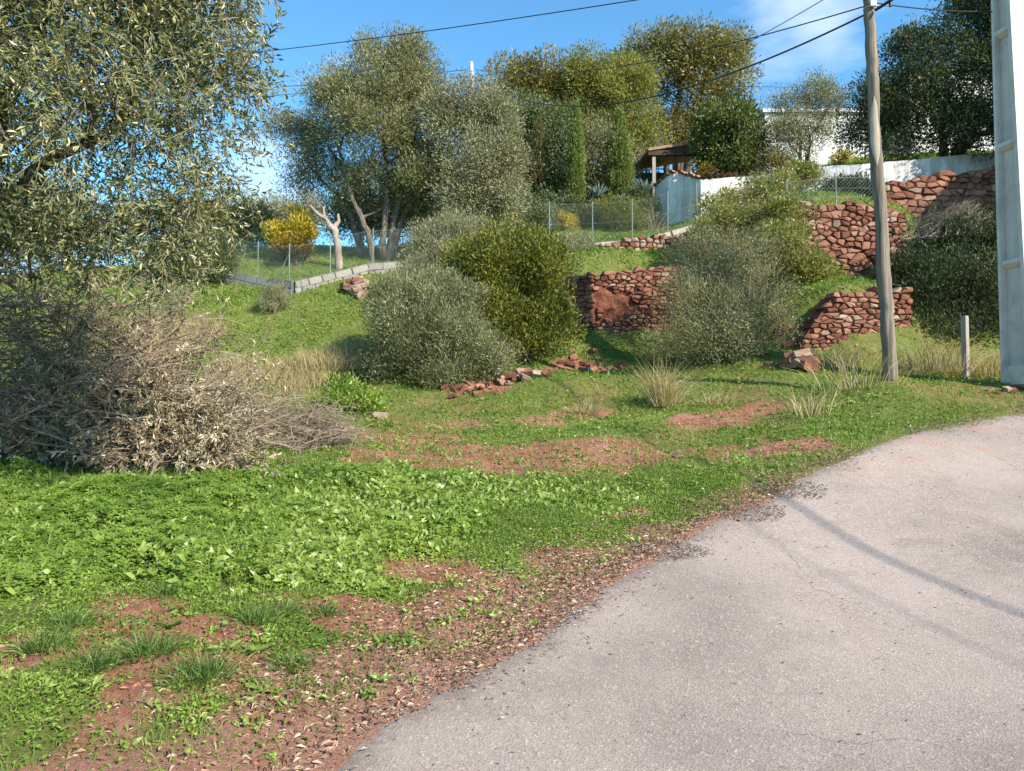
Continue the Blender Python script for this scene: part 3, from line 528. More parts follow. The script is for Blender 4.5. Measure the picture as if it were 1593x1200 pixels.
# chain-link fences
def mesh_fence(label, P, zb, hgt, posts, lean=(), name='mesh_fence', cell=.085, wr=.0017):
    P = np.array(P, float); zb = np.array(zb, float); seg = np.linalg.norm(np.diff(P, axis=0), axis=1); S = np.concatenate([[0], np.cumsum(seg)]); L = S[-1]
    f = lambda s: np.stack([np.interp(s, S, P[:, 0]), np.interp(s, S, P[:, 1]), np.interp(s, S, zb)], -1)
    W = thing(name, f(L / 2), label, 'fence'); mb = MB(); hor = np.array([0, 0, 1.])
    for sgn in (1, -1):
        s0 = np.arange(-hgt, L + hgt, cell); a_, b_ = s0, s0 + sgn * hgt
        lo = np.clip(np.where(sgn > 0, (0 - a_) / hgt, (a_ - L) / hgt), 0, 1); hi = np.clip(np.where(sgn > 0, (L - a_) / hgt, a_ / hgt), 0, 1); ok = hi > lo
        p = f(a_ + sgn * hgt * lo) + hor * (hgt * lo)[:, None]; q = f(a_ + sgn * hgt * hi) + hor * (hgt * hi)[:, None]; p, q = p[ok], q[ok]
        d = unit(q - p); up = np.cross(d, [0, 1, 0]); up = unit(up) * wr; n = len(p); V = np.stack([p - up, p + up, q + up, q - up, p + [0, -wr * 1.5, 0], q + [0, -wr * 1.5, 0]], 1).reshape(-1, 3); b = np.arange(n)[:, None] * 6
        mb.add(V, Q=np.concatenate([b + [0, 3, 5, 4], b + [4, 5, 2, 1], b + [0, 1, 2, 3]], 1).reshape(-1, 4))
    for z in (.03, hgt * .5, hgt):
        s = np.linspace(0, L, 30); tube(mb, f(s) + [0, 0, z], .003, 4)
    tag(mb.build('wire_mesh', M['wire'], W), kind='stuff')
    pm = MB(); tube(pm, [(0, 0, -.2), (0, 0, hgt + .05)], .016, 8); tube(pm, [(0, 0, hgt + .05), (0, 0, hgt + .07)], .02, 8); me = pm.mesh('post_mesh'); me.materials.append(M['wire'])
    for s in posts: place('post', me, f(s * L) + [0, .03, 0], W)
    for s, ds in lean:
        b = MB(); tube(b, [f(s * L) + [0, .03, hgt * .8], f((s + ds) * L) + [0, .05, 0]], .014, 6); b.build('brace', M['metal'], W)
    return W
FB = BW[:6]; mesh_fence('grey wire mesh fence on the concrete block wall, left slope', FB[:, :2] + [0, .02], FB[:, 2], .95, (.0, .2, .42, .62, .82, 1), lean=((.42, -.1),))
FK = KW; mesh_fence('wire mesh fence in front of the garden shrubs and the white wall corner', FK[:, :2] + [0, .02], FK[:, 2], 1.15, (.02, .3, .56, .8, 1))
G0, G1, G2 = pt(1225, 316, 17.5), pt(1290, 309, 17.5), pt(1375, 309, 17.6)
mesh_fence('short sagging green wire mesh on top of the tall stone wall', [G0[:2], G1[:2], G2[:2]], [G0[2], G1[2], G2[2]], .5, (0, .5, 1), cell=.1, wr=.003)

# whitewashed walls, porch and houses
def slab_wall(name, label, P, ztop, zbot, th, mat, cope=None, cat='wall', copew=.34, parent=None):
    P = np.array(P, float); W = thing(name, (*P[0], zbot[0]), label, cat); mb = MB(); seg = np.linalg.norm(np.diff(P, axis=0), axis=1); S = np.concatenate([[0], np.cumsum(seg)]); L = S[-1]; n = int(L / .25) + 2; V = []
    tp = []
    for k in range(n):
        s = L * k / (n - 1); x, y = np.interp(s, S, P[:, 0]), np.interp(s, S, P[:, 1]); j = min(np.searchsorted(S, s, 'right') - 1, len(P) - 2); d = (P[j + 1] - P[j]) / seg[j]; nr = np.array([-d[1], d[0]])
        zt = np.interp(s, S, ztop) + .03 * (vn(np.array([s * 1.7]), np.array([3.]), 5)[0] - .5); zb_ = np.interp(s, S, zbot); o1 = .03 * (vn(np.array([s * 2.]), np.array([7.]), 8)[0] - .5)
        zm = (zt + zb_) / 2
        V += [[x + nr[0] * o1, y + nr[1] * o1, zb_], [x - nr[0] * o1 * .8, y - nr[1] * o1 * .8, zm], [x + nr[0] * o1, y + nr[1] * o1, zt], [x + nr[0] * th, y + nr[1] * th, zt], [x + nr[0] * th, y + nr[1] * th, zb_]]; tp.append((x + nr[0] * th / 2, y + nr[1] * th / 2, zt, d, nr))
    Q = [[k * 5 + r_, (k + 1) * 5 + r_, (k + 1) * 5 + (r_ + 1) % 5, k * 5 + (r_ + 1) % 5] for k in range(n - 1) for r_ in range(5)]
    mb.add(V, Q=Q); mb.add(np.array(V)[:5], T=[(0, 2, 1), (0, 3, 2), (0, 4, 3)]); mb.add(np.array(V)[-5:], T=[(0, 1, 2), (0, 2, 3), (0, 3, 4)]); mb.build('rendered_face', mat, W)
    if cope:
        r = np.random.default_rng(3); tm = MB(); an = np.linspace(0, PI, 6); V = []
        for yy in (-.5, .5):
            for a_ in an: V.append([.5 * math.cos(a_), yy, .42 * math.sin(a_)])
            for a_ in an[::-1]: V.append([.38 * math.cos(a_), yy, .42 * math.sin(a_) - .12])
        tm.add(V, Q=[[k, (k + 1) % 12, 12 + (k + 1) % 12, 12 + k] for k in range(12)], a=.5); me = tm.mesh('tile_mesh'); me.materials.append(M['tile']); s = .1
        while s < L:
            x, y = np.interp(s, S, P[:, 0]), np.interp(s, S, P[:, 1]); j = min(np.searchsorted(S, s, 'right') - 1, len(P) - 2); d = (P[j + 1] - P[j]) / seg[j]; nr = np.array([-d[1], d[0]])
            place('roof_tile', me, (x + nr[0] * th / 2, y + nr[1] * th / 2, np.interp(s, S, ztop) + .02), W, (r.normal() * .08 - .15, r.normal() * .05, math.atan2(d[1], d[0]) + r.normal() * .06), (.19, copew * r.uniform(.95, 1.1), .17)); s += .2
    return W
w1 = [(1018,292,25.2),(1045,270,24.4),(1057,271,24.45),(1087,280,23.3),(1190,272,23.2),(1262,262,23.0)]
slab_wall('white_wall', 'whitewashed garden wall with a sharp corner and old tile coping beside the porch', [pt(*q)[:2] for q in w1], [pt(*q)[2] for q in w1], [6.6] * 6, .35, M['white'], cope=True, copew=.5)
w2 = [(1228,264,21.3),(1330,256,20.7),(1420,249,20.5),(1500,241,20.8),(1680,226,21.4)]
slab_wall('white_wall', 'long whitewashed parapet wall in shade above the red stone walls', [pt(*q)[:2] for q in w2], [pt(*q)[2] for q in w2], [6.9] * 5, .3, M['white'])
def gable_box(mb, x0, x1, y0, y1, z0, z1): box(mb, ((x0 + x1) / 2, (y0 + y1) / 2, (z0 + z1) / 2), ((x1 - x0) / 2, (y1 - y0) / 2, (z1 - z0) / 2))
def house(label, u0, u1, vt, D, dep, z0, wins, flat=False):
    a_, b_ = pt(u0, vt, D), pt(u1, vt, D); Hs_ = thing('white_house', ((a_[0] + b_[0]) / 2, D + dep / 2, z0), label, 'house'); zt = a_[2]
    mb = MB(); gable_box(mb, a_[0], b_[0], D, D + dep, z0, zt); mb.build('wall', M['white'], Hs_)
    mb = MB(); gable_box(mb, a_[0] - .12, b_[0] + .12, D - .12, D + dep + .12, zt + .002, zt + .14); c = ((a_[0] + b_[0]) / 2, D + dep / 2)
    if not flat: V = [[a_[0] - .15, D - .2, zt + .142], [b_[0] + .15, D - .2, zt + .142], [b_[0] + .15, D + dep + .2, zt + .142], [a_[0] - .15, D + dep + .2, zt + .142], [a_[0] + dep / 2, c[1], zt + .9], [b_[0] - dep / 2, c[1], zt + .9]]
    if not flat: mb.add(V, Q=[(0, 1, 5, 4), (2, 3, 4, 5), (3, 2, 1, 0)], T=[(1, 2, 5), (3, 0, 4)], a=.5)
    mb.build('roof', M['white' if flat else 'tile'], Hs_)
    for u, v, ww, hh in wins:
        q = pt(u, v, D); f_ = MB(); box(f_, (q[0], D - .01, q[2]), (ww / 2 + .06, .05, hh / 2 + .06)); fo = f_.build('window_frame', M['darkwood'], Hs_, loc=(q[0], D, q[2])); f_ = MB(); box(f_, (q[0], D - .05, q[2]), (ww / 2, .03, hh / 2)); f_.build('pane', M['glass'], fo)
house('white house behind the small olive tree and the dark carob tree', 1190, 1352, 176, 31, 7, 9.0, [(1222, 205, .6, .7)], flat=True)
house('taller white house hidden behind the dark carob tree on the right', 1415, 1700, 112, 34, 8, 9.5, [(1470, 180, .9, 1.1), (1600, 180, .9, 1.1)])
# unseen building added past the right edge, sized to shade the high stone wall
T = thing('unseen_building', (17.4, 14.8, 4.2), 'unseen building added beyond the right edge, sized to throw the slanting shadow on the high stone wall', 'outbuilding')
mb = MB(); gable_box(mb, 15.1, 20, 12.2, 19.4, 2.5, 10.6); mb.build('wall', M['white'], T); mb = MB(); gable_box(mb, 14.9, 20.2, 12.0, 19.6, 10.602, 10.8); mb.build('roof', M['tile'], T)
# porch
q0, q1 = pt(1008, 236, 26.2), pt(1100, 230, 26.6); po = thing('tiled_porch', ((q0[0] + q1[0]) / 2, 27.5, 8), 'open porch with dark posts and a thin tiled roof left of the white wall', 'porch')
mb = MB(); V = [[q0[0], 26.1, q0[2]], [q1[0], 26.1, q1[2] + .06], [q1[0], 29.3, q1[2] + .4], [q0[0], 29.3, q0[2] + .35]]; V = np.array(V + [[a_, b_, c_ + .1] for a_, b_, c_ in V]); mb.add(V, Q=[(3, 2, 1, 0), (4, 5, 6, 7), (0, 1, 5, 4), (1, 2, 6, 5), (2, 3, 7, 6), (3, 0, 4, 7)]); mb.build('roof', M['tile'], po)
mb = MB(); box(mb, ((q0[0] + q1[0]) / 2, 26.2, q0[2] - .06), ((q1[0] - q0[0]) / 2, .06, .09)); mb.build('beam', M['darkwood'], po)
for u in (1017, 1052, 1092):
    a_ = pt(u, 240, 26.25); mb = MB(); box(mb, (a_[0], 26.25, (a_[2] - .1 + 7.6) / 2), (.06 if u < 1020 else .045, .06, (a_[2] - .1 - 7.6) / 2)); mb.build('post', M['greywood'] if u < 1020 else M['darkwood'], po)
mb = MB(); box(mb, ((q0[0] + q1[0]) / 2, 27.7, 9), ((q1[0] - q0[0]) / 2 - .05, .1, 1.6)); box(mb, (q1[0] - .1, 27.8, 9), (.08, 1.3, 1.6)); mb.build('shade_back_wall', M['darkwood'], po)  # dark panels set forward to stand in for the shaded interior
# ------------------------------------------------------------------ trees
def bl(u, v, ru, rv, D, dd=1.0):
    c = at(u, v, D); return (*c, ru * D / FPX, max(ru, rv) * D / FPX * dd * .9, rv * D / FPX)
def clumps(blobs, n, rng, shell=.55, clip=None):
    B = np.array(blobs); wt = (B[:, 3] * B[:, 5]) ; wt = wt / wt.sum(); k = rng.choice(len(B), n, p=wt); d = unit(rng.normal(size=(n, 3)))
    d[:, 2] = np.where((d[:, 2] < -.35) & (rng.random(n) < .5), -d[:, 2], d[:, 2]); r = shell + (1 - shell) * rng.random(n) ** .6
    r = r * (1 + .10 * rng.normal(size=n) + .8 * (fbm(d[:, 0] * 2.2 + k * 3.7, d[:, 2] * 2.2 + d[:, 1] * 1.5, 3, 9) - .5)); return B[k, :3] + d * B[k, 3:6] * r[:, None], d
DENS = [1.55]; WF = [1.4]
def foliage(name, parent, blobs, n, L, W, mat, seed, per=60, cs=.28, out=.8, up=.25, spread=.9, flat=1.0, shell=.5, twigs=0, twmat=None, zmin=None, curl=.25, quad=False):
    if len(blobs) >= 5:      # smaller lobes breaking the outline
        r0_ = np.random.default_rng(seed + 77); blobs = list(blobs)
        for q in list(blobs):
            for _ in range(3):
                dq = unit(r0_.normal(size=3) + [0, -.3, .35]); f_ = r0_.uniform(.28, .5); blobs.append((q[0] + dq[0] * q[3] * .95, q[1] + dq[1] * q[4] * .95, q[2] + dq[2] * q[5] * .95, q[3] * f_, q[4] * f_, q[5] * f_))
    n = int(n * DENS[0]); per = int(per * DENS[0] ** .5); rng = np.random.default_rng(seed); nc = max(3, n // per); C, d = clumps(blobs, nc, rng, shell)
    cr = cs * rng.uniform(.55, 1.35, nc); per_c = np.maximum(4, (per * (cr / cs) ** 2 * rng.uniform(.6, 1.4, nc)).astype(int)); k = np.repeat(np.arange(nc), per_c)
    o = rng.normal(size=(len(k), 3)); o = o / np.maximum(1, np.linalg.norm(o, axis=1, keepdims=True) / 1.6) * .75; P = C[k] + o * cr[k, None] * [1, 1, flat]
    Dr = unit(o) * out + d[k] * .5 + [0, 0, up] + spread * rng.normal(size=(len(k), 3)) * .6
    t = np.clip(.5 + .22 * rng.normal(size=nc)[k] + .22 * rng.normal(size=len(k)), 0, 1)
    if zmin is not None: q = P[:, 2] > zmin; P, Dr, t = P[q], Dr[q], t[q]
    nb_ = d[k] * .9 + unit(o) * .9 + [0, 0, .35]
    if zmin is not None: nb_ = nb_[q]
    mb = MB(); (leaves if quad else leaves3)(mb, P, Dr, L * 1.1 * rng.uniform(.7, 1.25, len(P)), W * WF[0] * rng.uniform(.75, 1.2, len(P)), rng, tint=t, curl=curl, nb=nb_)
    o_ = mb.build(name, M[mat], parent)
    if twigs:
        mb = MB(); B = np.array(blobs)
        for j in rng.choice(nc, min(twigs, nc), replace=False):
            b = B[np.argmin(((B[:, :3] - C[j]) ** 2).sum(1))]; s = b[:3] * .6 + C[j] * .4 - [0, 0, .25 * b[5]]; tube(mb, wig(s, C[j], 6, .12, rng), np.linspace(.012, .003, 6) * twigs_s[0], 4, cap=False)
        tag(mb.build('twigs', M[twmat or 'bark_dark'], parent), kind='stuff')
    return o_
twigs_s = [1.0]
def wood(name, parent, base, forks, mat, rng, r0=.14, top=None, sub=4, sides=8, blobs=None, n=9):
    """forks: list of (point list) limbs starting at base"""
    for k, f in enumerate(forks):
        mb = MB(); p = np.array(f, float); pts = [p[0]]
        for a_, b_ in zip(p[:-1], p[1:]): pts += list(wig(a_, b_, 6, .045, rng)[1:])
        pts = np.array(pts); rr = np.linspace(r0, r0 * .28, len(pts)) * (1 + .08 * rng.normal(size=len(pts))); rr[0] *= 1.25; tube(mb, pts, rr, sides)
        for j in range(sub):
            s = pts[rng.integers(len(pts) // 3, len(pts))]
            if blobs is not None:
                B = np.array(blobs); b = B[np.argsort(((B[:, :3] - s) ** 2).sum(1))[rng.integers(0, min(2, len(B)))]]; e = b[:3] + unit(rng.normal(size=3)) * b[3:6] * .75
            else: e = s + rng.normal(size=3) * .5 + [0, 0, .5]
            q = wig(s, e, n, .10, rng); tube(mb, q, np.linspace(r0 * .32, r0 * .06, n), 5)
            for _ in range(3):
                s2 = q[rng.integers(3, n)]; e2 = s2 + rng.normal(size=3) * np.linalg.norm(e - s) * .28 + [0, 0, .1]; tube(mb, wig(s2, e2, 5, .12, rng), np.linspace(r0 * .12, r0 * .03, 5), 4, cap=False)
        mb.build(name if k == 0 else 'limb', mat, parent)
def tree(name, label, base, blobs, n, L, W, mat, seed, bark='bark_dark', r0=.12, limbs=None, nl=4, cat='tree', group=None, per=60, cs=.28, twigs=60, trunk='trunk', **kw):
    rng = np.random.default_rng(seed); b = np.array(base, float); T = thing(name, b, label, cat, group)
    if limbs is None:
        B = sorted(blobs, key=lambda q: -q[3] * q[5])[:nl]; limbs = []
        for q in B:
            c = np.array(q[:3]); m_ = b + (c - b) * .45 + [0, 0, .15 * np.linalg.norm(c - b)]; m_[:2] = b[:2] + (c[:2] - b[:2]) * .3; limbs.append([b - [0, 0, .3], m_, c])
        if len(limbs) > 1: limbs[0][0] = b - [0, 0, .3]
    wood(trunk, T, b, limbs, M[bark], rng, r0, blobs=blobs)
    foliage('crown', T, blobs, n, L, W, mat, seed + 1, per, cs, twigs=twigs, twmat=bark, **kw); return T
def G(u, v): return gp(u, v)
def onground(u, D): q = at(u, 600, D); return np.array([q[0], D, Hs(q[0], D)])

# far background greenery and skyline, right to left
tree('gum_tree', 'tallest gum tree on the skyline, open crown with sky showing between its limbs', onground(1050, 33),
     [bl(1010,110,50,42,33), bl(1060,88,55,38,33), bl(1115,92,42,36,33), bl(1130,150,34,55,33), bl(1080,160,50,40,33), bl(1040,205,38,34,33), bl(1110,215,48,40,33.5), bl(985,150,30,30,33), bl(975,98,22,18,33),bl(1150,200,16,40,33)],
     30000, .17, .05, 'euc', 11, r0=.2, cs=.50, per=130, up=-.15, shell=.68, nl=6)
tree('gum_tree', 'wide olive-brown gum tree on the skyline right of the far pole', onground(830, 31),
     [bl(800,140,34,26,31), bl(850,130,48,28,31), bl(900,150,40,40,31), bl(820,170,40,30,31), bl(870,200,60,60,31)], 24000, .17, .05, 'euc', 12, r0=.2, cs=.50, per=130, up=-.1, shell=.68)
tree('pine_tree', 'bright yellowish-green pine between the two gum trees', onground(950, 30),
     [bl(915,125,38,36,30), bl(955,140,38,44,30), bl(985,180,36,60,30), bl(925,190,50,60,30), bl(960,240,50,50,30), bl(1000,235,20,40,30)], 32000, .12, .035, 'pine', 13, r0=.2, cs=.42, per=150, up=.3, shell=.66)
tree('carob_tree', 'mid-green bushy tree between the grey olive and the narrow cypress', onground(840, 28),
     [bl(815,190,40,38,28), bl(850,200,42,40,28), bl(870,250,36,50,28), bl(815,250,34,50,28), bl(850,300,60,50,27.5), bl(790,310,40,50,27.5)], 26000, .11, .05, 'green', 14, r0=.15, cs=.32, per=70)
tree('scrub_tree', 'dull brownish-grey scrubby tree between the two taller cypresses', onground(930, 27.5),
     [bl(930,250,36,60,27.5), bl(925,300,45,40,27.5), bl(1000,270,18,46,28.5)], 12000, .10, .03, 'olive', 15, r0=.1, cs=.3)
def cypress(label, u, vt, vb, ru, D, mat, seed, n):
    b = onground(u, D); top = at(u, vt, D); R = ru * D / FPX; h = top[2] - b[2]; rng = np.random.default_rng(seed); T = thing('cypress_tree', b, label, 'cypress', 'narrow cypresses in the garden')
    mb = MB(); tube(mb, [b - [0, 0, .2], b + [0, 0, h * .5], b + [.02, 0, h * .92]], [.09, .05, .012], 7); mb.build('trunk', M['bark_dark'], T)
    nc = n // 26; z = rng.random(nc) ** .9; an = rng.random(nc) * 2 * PI; pr = np.minimum(1, (1 - z) * 2.2 + .05) ** .9 * (.55 + .45 * np.minimum(1, z * 6)); r_ = R * pr * rng.uniform(.5, 1.05, nc) * (1 + .25 * (vn(an * 1.5, z * 9, seed) - .5))
    C = np.stack([b[0] + r_ * np.cos(an), b[1] + r_ * np.sin(an), b[2] + .1 + z * h * .96], 1); k = np.repeat(np.arange(nc), 40); P = C[k] + rng.normal(size=(len(k), 3)) * [.05, .05, .14]
    od = np.stack([np.cos(an), np.sin(an), np.full(nc, 1.9)], 1)[k]; mb = MB(); leaves3(mb, P, od + .45 * rng.normal(size=(len(k), 3)), (.10 * rng.uniform(.7, 1.3, len(k))), .04, rng, tint=np.clip(.5 + .2 * rng.normal(size=nc)[k] + .2 * rng.normal(size=len(k)), 0, 1)); mb.build('crown', M[mat], T)
cypress('slimmest bright green cypress, standing alone in front of the pine', 897, 165, 348, 10.5, 25.5, 'cyp', 21, 15000)
cypress('brownish narrow cypress left of the slim green one', 838, 192, 335, 15, 26.5, 'cypb', 22, 14000)
cypress('broader ragged cypress right of the slim green one', 966, 178, 320, 19, 26.5, 'cyp', 23, 20000)
tree('dark_tree', 'dull yellow-green rounded tree on the left skyline behind the grassy slope', onground(365, 25.5),
     [bl(345,345,44,30,25.5), bl(395,348,34,28,25.5), bl(320,385,50,30,25), bl(380,385,44,26,25)], 15000, .085, .03, 'euc', 16, cs=.26, r0=.09)
tree('dark_tree', 'pale olive tree far behind the yellow bushes', onground(455, 31), [bl(440,345,40,26,31), bl(475,330,30,28,31)], 6000, .11, .035, 'olive_grey', 17, cs=.3, r0=.08)

# greenery closing the skyline behind the fenced slope
tree('skyline_tree', 'pale hazy tree low on the left skyline behind the yellow bushes', onground(420, 36), [bl(400,345,60,26,36), bl(330,350,50,30,36), bl(470,350,50,24,36), bl(250,345,60,34,36)], 9000, .16, .06, 'olive_grey', 116, cs=.45, r0=.09, shell=.4)
tree('skyline_tree', 'dark tree mass filling the gap under the big wild olive crown', onground(580, 34), [bl(560,345,70,34,34), bl(640,340,60,40,34), bl(700,330,50,50,34)], 12000, .15, .055, 'green', 117, cs=.45, r0=.09, shell=.4)
tree('skyline_tree', 'low green trees behind the pale olive and the carob', onground(770, 33), [bl(760,320,70,50,33), bl(840,320,60,50,33), bl(920,320,60,50,33)], 11000, .15, .055, 'olive', 118, cs=.45, r0=.09, shell=.4)
tree('skyline_tree', 'dusky tree at the far left behind the near olive', onground(120, 24), [bl(120,365,80,60,24), bl(20,350,90,70,24), bl(215,385,50,40,24), bl(-80,380,70,60,24)], 20000, .11, .04, 'olive', 119, cs=.45, r0=.09, shell=.4)
# the big wild olive group
mo = onground(598, 22.4)
def P3(u, v, D): return at(u, v, D)
tree('olive_tree', 'big round-topped wild olive with pale twisted trunks behind the wire fence', mo,
     [bl(600,135,66,60,22.4), bl(555,165,66,50,22), bl(645,130,54,52,22.6), bl(655,190,50,50,22.3), bl(520,175,36,44,22), bl(590,215,60,40,21.8), bl(620,250,50,32,22.5), bl(665,262,44,44,22), bl(575,290,50,28,22.8), bl(690,300,40,40,22.6), bl(640,300,40,34,23.4)],
     74000, .095, .026, 'olive', 31, bark='bark', r0=.125, per=150, cs=.33, up=.5, twigs=120,
     limbs=[[mo - [0, 0, .3], P3(612,340,22.3), P3(630,290,22.4), P3(640,215,22.4)], [mo - [.15, 0, .3], P3(600,330,22.2), P3(604,270,22.3), P3(598,180,22.4)],
            [mo - [.35, 0, .2], P3(572,360,22.2), P3(548,310,22.1), P3(520,210,22)], [mo + [.1, 0, -.2], P3(622,350,22.5), P3(650,300,22.5), P3(660,240,22.4)]], shell=.55)
lo = onground(566, 23.2)
tree('olive_tree', 'leaning olive at the left of the big one, sky showing through its thin crown', lo,
     [bl(475,255,34,28,23), bl(510,270,40,26,23), bl(470,205,30,26,23.2), bl(505,225,34,26,23.4), bl(455,290,20,20,23), bl(540,300,46,36,24), bl(430,200,18,22,23.2)],
     17000, .085, .025, 'olive', 33, bark='bark', r0=.1, cs=.26, per=60, limbs=[[lo - [0, 0, .3], P3(545,330,23.1), P3(515,295,23), P3(480,260,23)], [lo - [0, 0, .2], P3(556,320,23.3), P3(545,270,23.3), P3(510,230,23.3)]], up=.4)
ro = onground(740, 21.6)
tree('olive_tree', 'pale grey-green olive hanging low between the big olive and the carob', ro,
     [bl(735,165,42,36,21.5), bl(715,210,46,46,21.5), bl(770,215,38,50,21.6), bl(745,265,56,44,21.3), bl(785,270,30,44,21.6), bl(720,315,44,36,21.2), bl(770,325,36,40,21.2)],
     48000, .085, .024, 'olive_grey', 35, bark='bark', r0=.1, per=140, cs=.30, up=.2, shell=.6)
tree('shrubby_tree', 'dark shady understorey tree behind the big olive trunks', onground(660, 25.5), [bl(665,320,46,36,25.5), bl(560,345,50,26,25.8), bl(625,330,40,30,25.8)], 12000, .10, .032, 'green', 37, cs=.3, r0=.06)
st = onground(528, 21.6); rng = np.random.default_rng(5); T = thing('dead_tree', st, 'bleached leafless stump tree with sawn forked limbs behind the block wall', 'dead tree')
def limb_(name, pts, r0, r1, mat, parent, sides=9, seed=1):
    r = np.random.default_rng(seed); p = np.array(pts, float); q = [p[0]]
    for a_, b_ in zip(p[:-1], p[1:]): q += list(wig(a_, b_, 6, .03, r)[1:])
    q = np.array(q); mb = MB(); tube(mb, q, np.linspace(r0, r1, len(q)) * (1 + .1 * r.normal(size=len(q))), sides); return mb.build(name, M[mat], parent, smooth=True)
limb_('trunk', [st - [0, 0, .3], P3(526,385,21.6), P3(522,360,21.6), P3(512,350,21.6)], .12, .085, 'bark_dead', T)
limb_('limb', [P3(516,358,21.6), P3(508,342,21.6), P3(494,333,21.5), P3(482,320,21.5)], .085, .03, 'bark_dead', T, seed=2)
limb_('limb', [P3(508,345,21.6), P3(504,335,21.6), P3(503,322,21.6)], .05, .03, 'bark_dead', T, seed=3)
limb_('limb', [P3(522,366,21.6), P3(521,352,21.6), P3(527,345,21.7), P3(526,333,21.7)], .09, .035, 'bark_dead', T, seed=4)

# right-hand garden trees
ct = onground(1120, 25.8)
tree('citrus_tree', 'glossy round citrus tree spilling over the tiled white wall', ct, [bl(1108,200,24,28,25.8), bl(1140,198,36,32,25.8), bl(1112,238,24,22,25.6), bl(1160,235,34,34,25.8), bl(1135,258,40,20,25.6)],
     13000, .13, .062, 'citrus', 41, r0=.09, cs=.26, per=50, shell=.6, twigs=80)
tree('olive_tree', 'small feathery olive with a slim trunk in front of the white house', onground(1255, 25.5), [bl(1265,150,28,26,25.5), bl(1235,175,38,30,25.5), bl(1285,175,28,34,25.5), bl(1225,220,40,36,25.4), bl(1265,215,34,30,25.4), bl(1205,255,26,16,25.3)],
     15000, .085, .024, 'olive_grey', 43, r0=.06, cs=.22, per=45, up=.7, shell=.45)
rt = onground(1480, 22.2)
tree('carob_tree', 'large dark-leaved tree between the two poles, branches reaching off the top', rt,
     [bl(1530,40,70,50,20.5), bl(1470,110,80,50,20.8), bl(1400,150,56,40,20.8), bl(1545,130,60,60,20), bl(1440,190,66,36,21), bl(1370,190,40,30,21), bl(1520,205,60,36,20.5), bl(1395,222,44,24,21), bl(1570,20,60,50,20), bl(1350,160,36,36,21.2), bl(1342,205,32,32,21.4), bl(1420,80,40,24,21), bl(1600,120,60,90,20), bl(1620,10,60,60,20), bl(1450,228,60,18,21), bl(1640,190,70,60,19), bl(1700,120,70,80,19)],
     76000, .095, .036, 'carob', 45, r0=.14, cs=.28, per=55, shell=.55, up=.15, twigs=150)
tree('citrus_tree', 'yellow-leaved little tree behind the long white parapet', onground(1312, 24.6), [bl(1310,248,16,9,24.6)], 500, .09, .04, 'yellow', 47, r0=.02, cs=.12, per=25, twigs=10)

# ------------------------------------------------------------------ near olive, left edge
tb = np.array([-5.0, 6.4, Hs(-5.0, 6.4)]); T = thing('olive_tree', tb, 'near olive tree filling the top left corner, silvery narrow leaves hanging low', 'tree'); rng = np.random.default_rng(51)
NB = [(-3.9,5.6,5.0,1.6,1.5,1.3), (-2.55,5.7,4.35,.62,.9,.85), (-3.0,5.4,3.6,.95,1.0,.62), (-2.42,5.8,3.25,.38,.6,.42), (-4.3,5.3,3.2,1.1,1.0,.75), (-2.75,5.5,5.3,.85,.9,.8), (-5.4,6.0,5.0,1.6,1.6,1.3), (-5.8,6.2,3.6,1.2,1.3,1.0), (-4.2,5.0,4.2,1.2,.9,.9), (-4.4,6.0,6.3,1.7,1.6,.9), (-3.7,5.6,2.85,.7,.6,.42), (-4.5,5.4,2.95,.8,.7,.42), (-2.9,5.7,3.05,.55,.6,.36), (-3.2,5.6,4.4,.9,.9,.9), (-2.25,5.6,4.9,.35,.6,.5), (-2.2,5.7,4.1,.3,.5,.5), (-2.7,5.7,2.75,.4,.5,.3), (-5.0,5.8,3.1,.9,.8,.6)]
limbs = [[tb - [0, 0, .3], tb + [.1, -.1, 1.2], (-4.3, 5.9, 3.3), (-3.6, 5.6, 4.7), (-3.2, 5.5, 5.6)], [tb + [0, 0, .6], (-4.6, 6.1, 2.6), (-3.7, 5.7, 3.5), (-2.8, 5.6, 3.9)], [tb + [0, 0, .8], (-5.5, 6.2, 3.2), (-5.7, 6.1, 4.8)], [tb + [0, 0, 1.0], (-4.4, 5.8, 2.9), (-4.2, 5.3, 4.3)]]
wood('trunk', T, tb, limbs, M['bark'], rng, .10, sub=7, blobs=NB)
nt_ = 9800; C, d = clumps(NB, nt_, rng, .25); B = np.array(NB); k = np.array([np.argmin((((B[:, :3] - c) / B[:, 3:6]) ** 2).sum(1)) for c in C])
tw = MB(); LP, LD, LT, LL = [], [], [], []
for j in range(nt_):
    c = C[j]; dd = unit(d[j] * .7 + [0, 0, rng.uniform(-.55, .35)] + .45 * rng.normal(size=3)); l = rng.uniform(.18, .42); s = c - dd * l * .5
    q = np.array([s + dd * l * t_ + np.array([0, 0, -1]) * .12 * l * (t_ ** 2) * 3 for t_ in (0, .35, .7, 1)]); q[1:] += rng.normal(size=(3, 3)) * .012
    if j % 3: tube(tw, q[[0, 1, 3]], [.0032, .0024, .0012], 3, cap=False, a=rng.random())
    m_ = int(l / .027); tt = np.linspace(.05, 1, m_); P = np.stack([np.interp(tt, (0, .35, .7, 1), q[:, a_]) for a_ in range(3)], 1); ax = unit(q[3] - q[0]); sd_ = rng.normal(size=(m_, 3)); sd_ = unit(sd_ - (sd_ @ ax)[:, None] * ax)
    LP.append(P); LD.append(ax * .75 + sd_ * .8); LT.append(np.clip(.45 + .18 * rng.normal() + .22 * rng.normal(size=m_), 0, 1)); LL.append(rng.uniform(.05, .075, m_))
P = np.concatenate(LP); lm = MB(); leaves(lm, P, np.concatenate(LD), np.concatenate(LL), .0185, rng, tint=np.concatenate(LT), curl=.3, mid=.5)
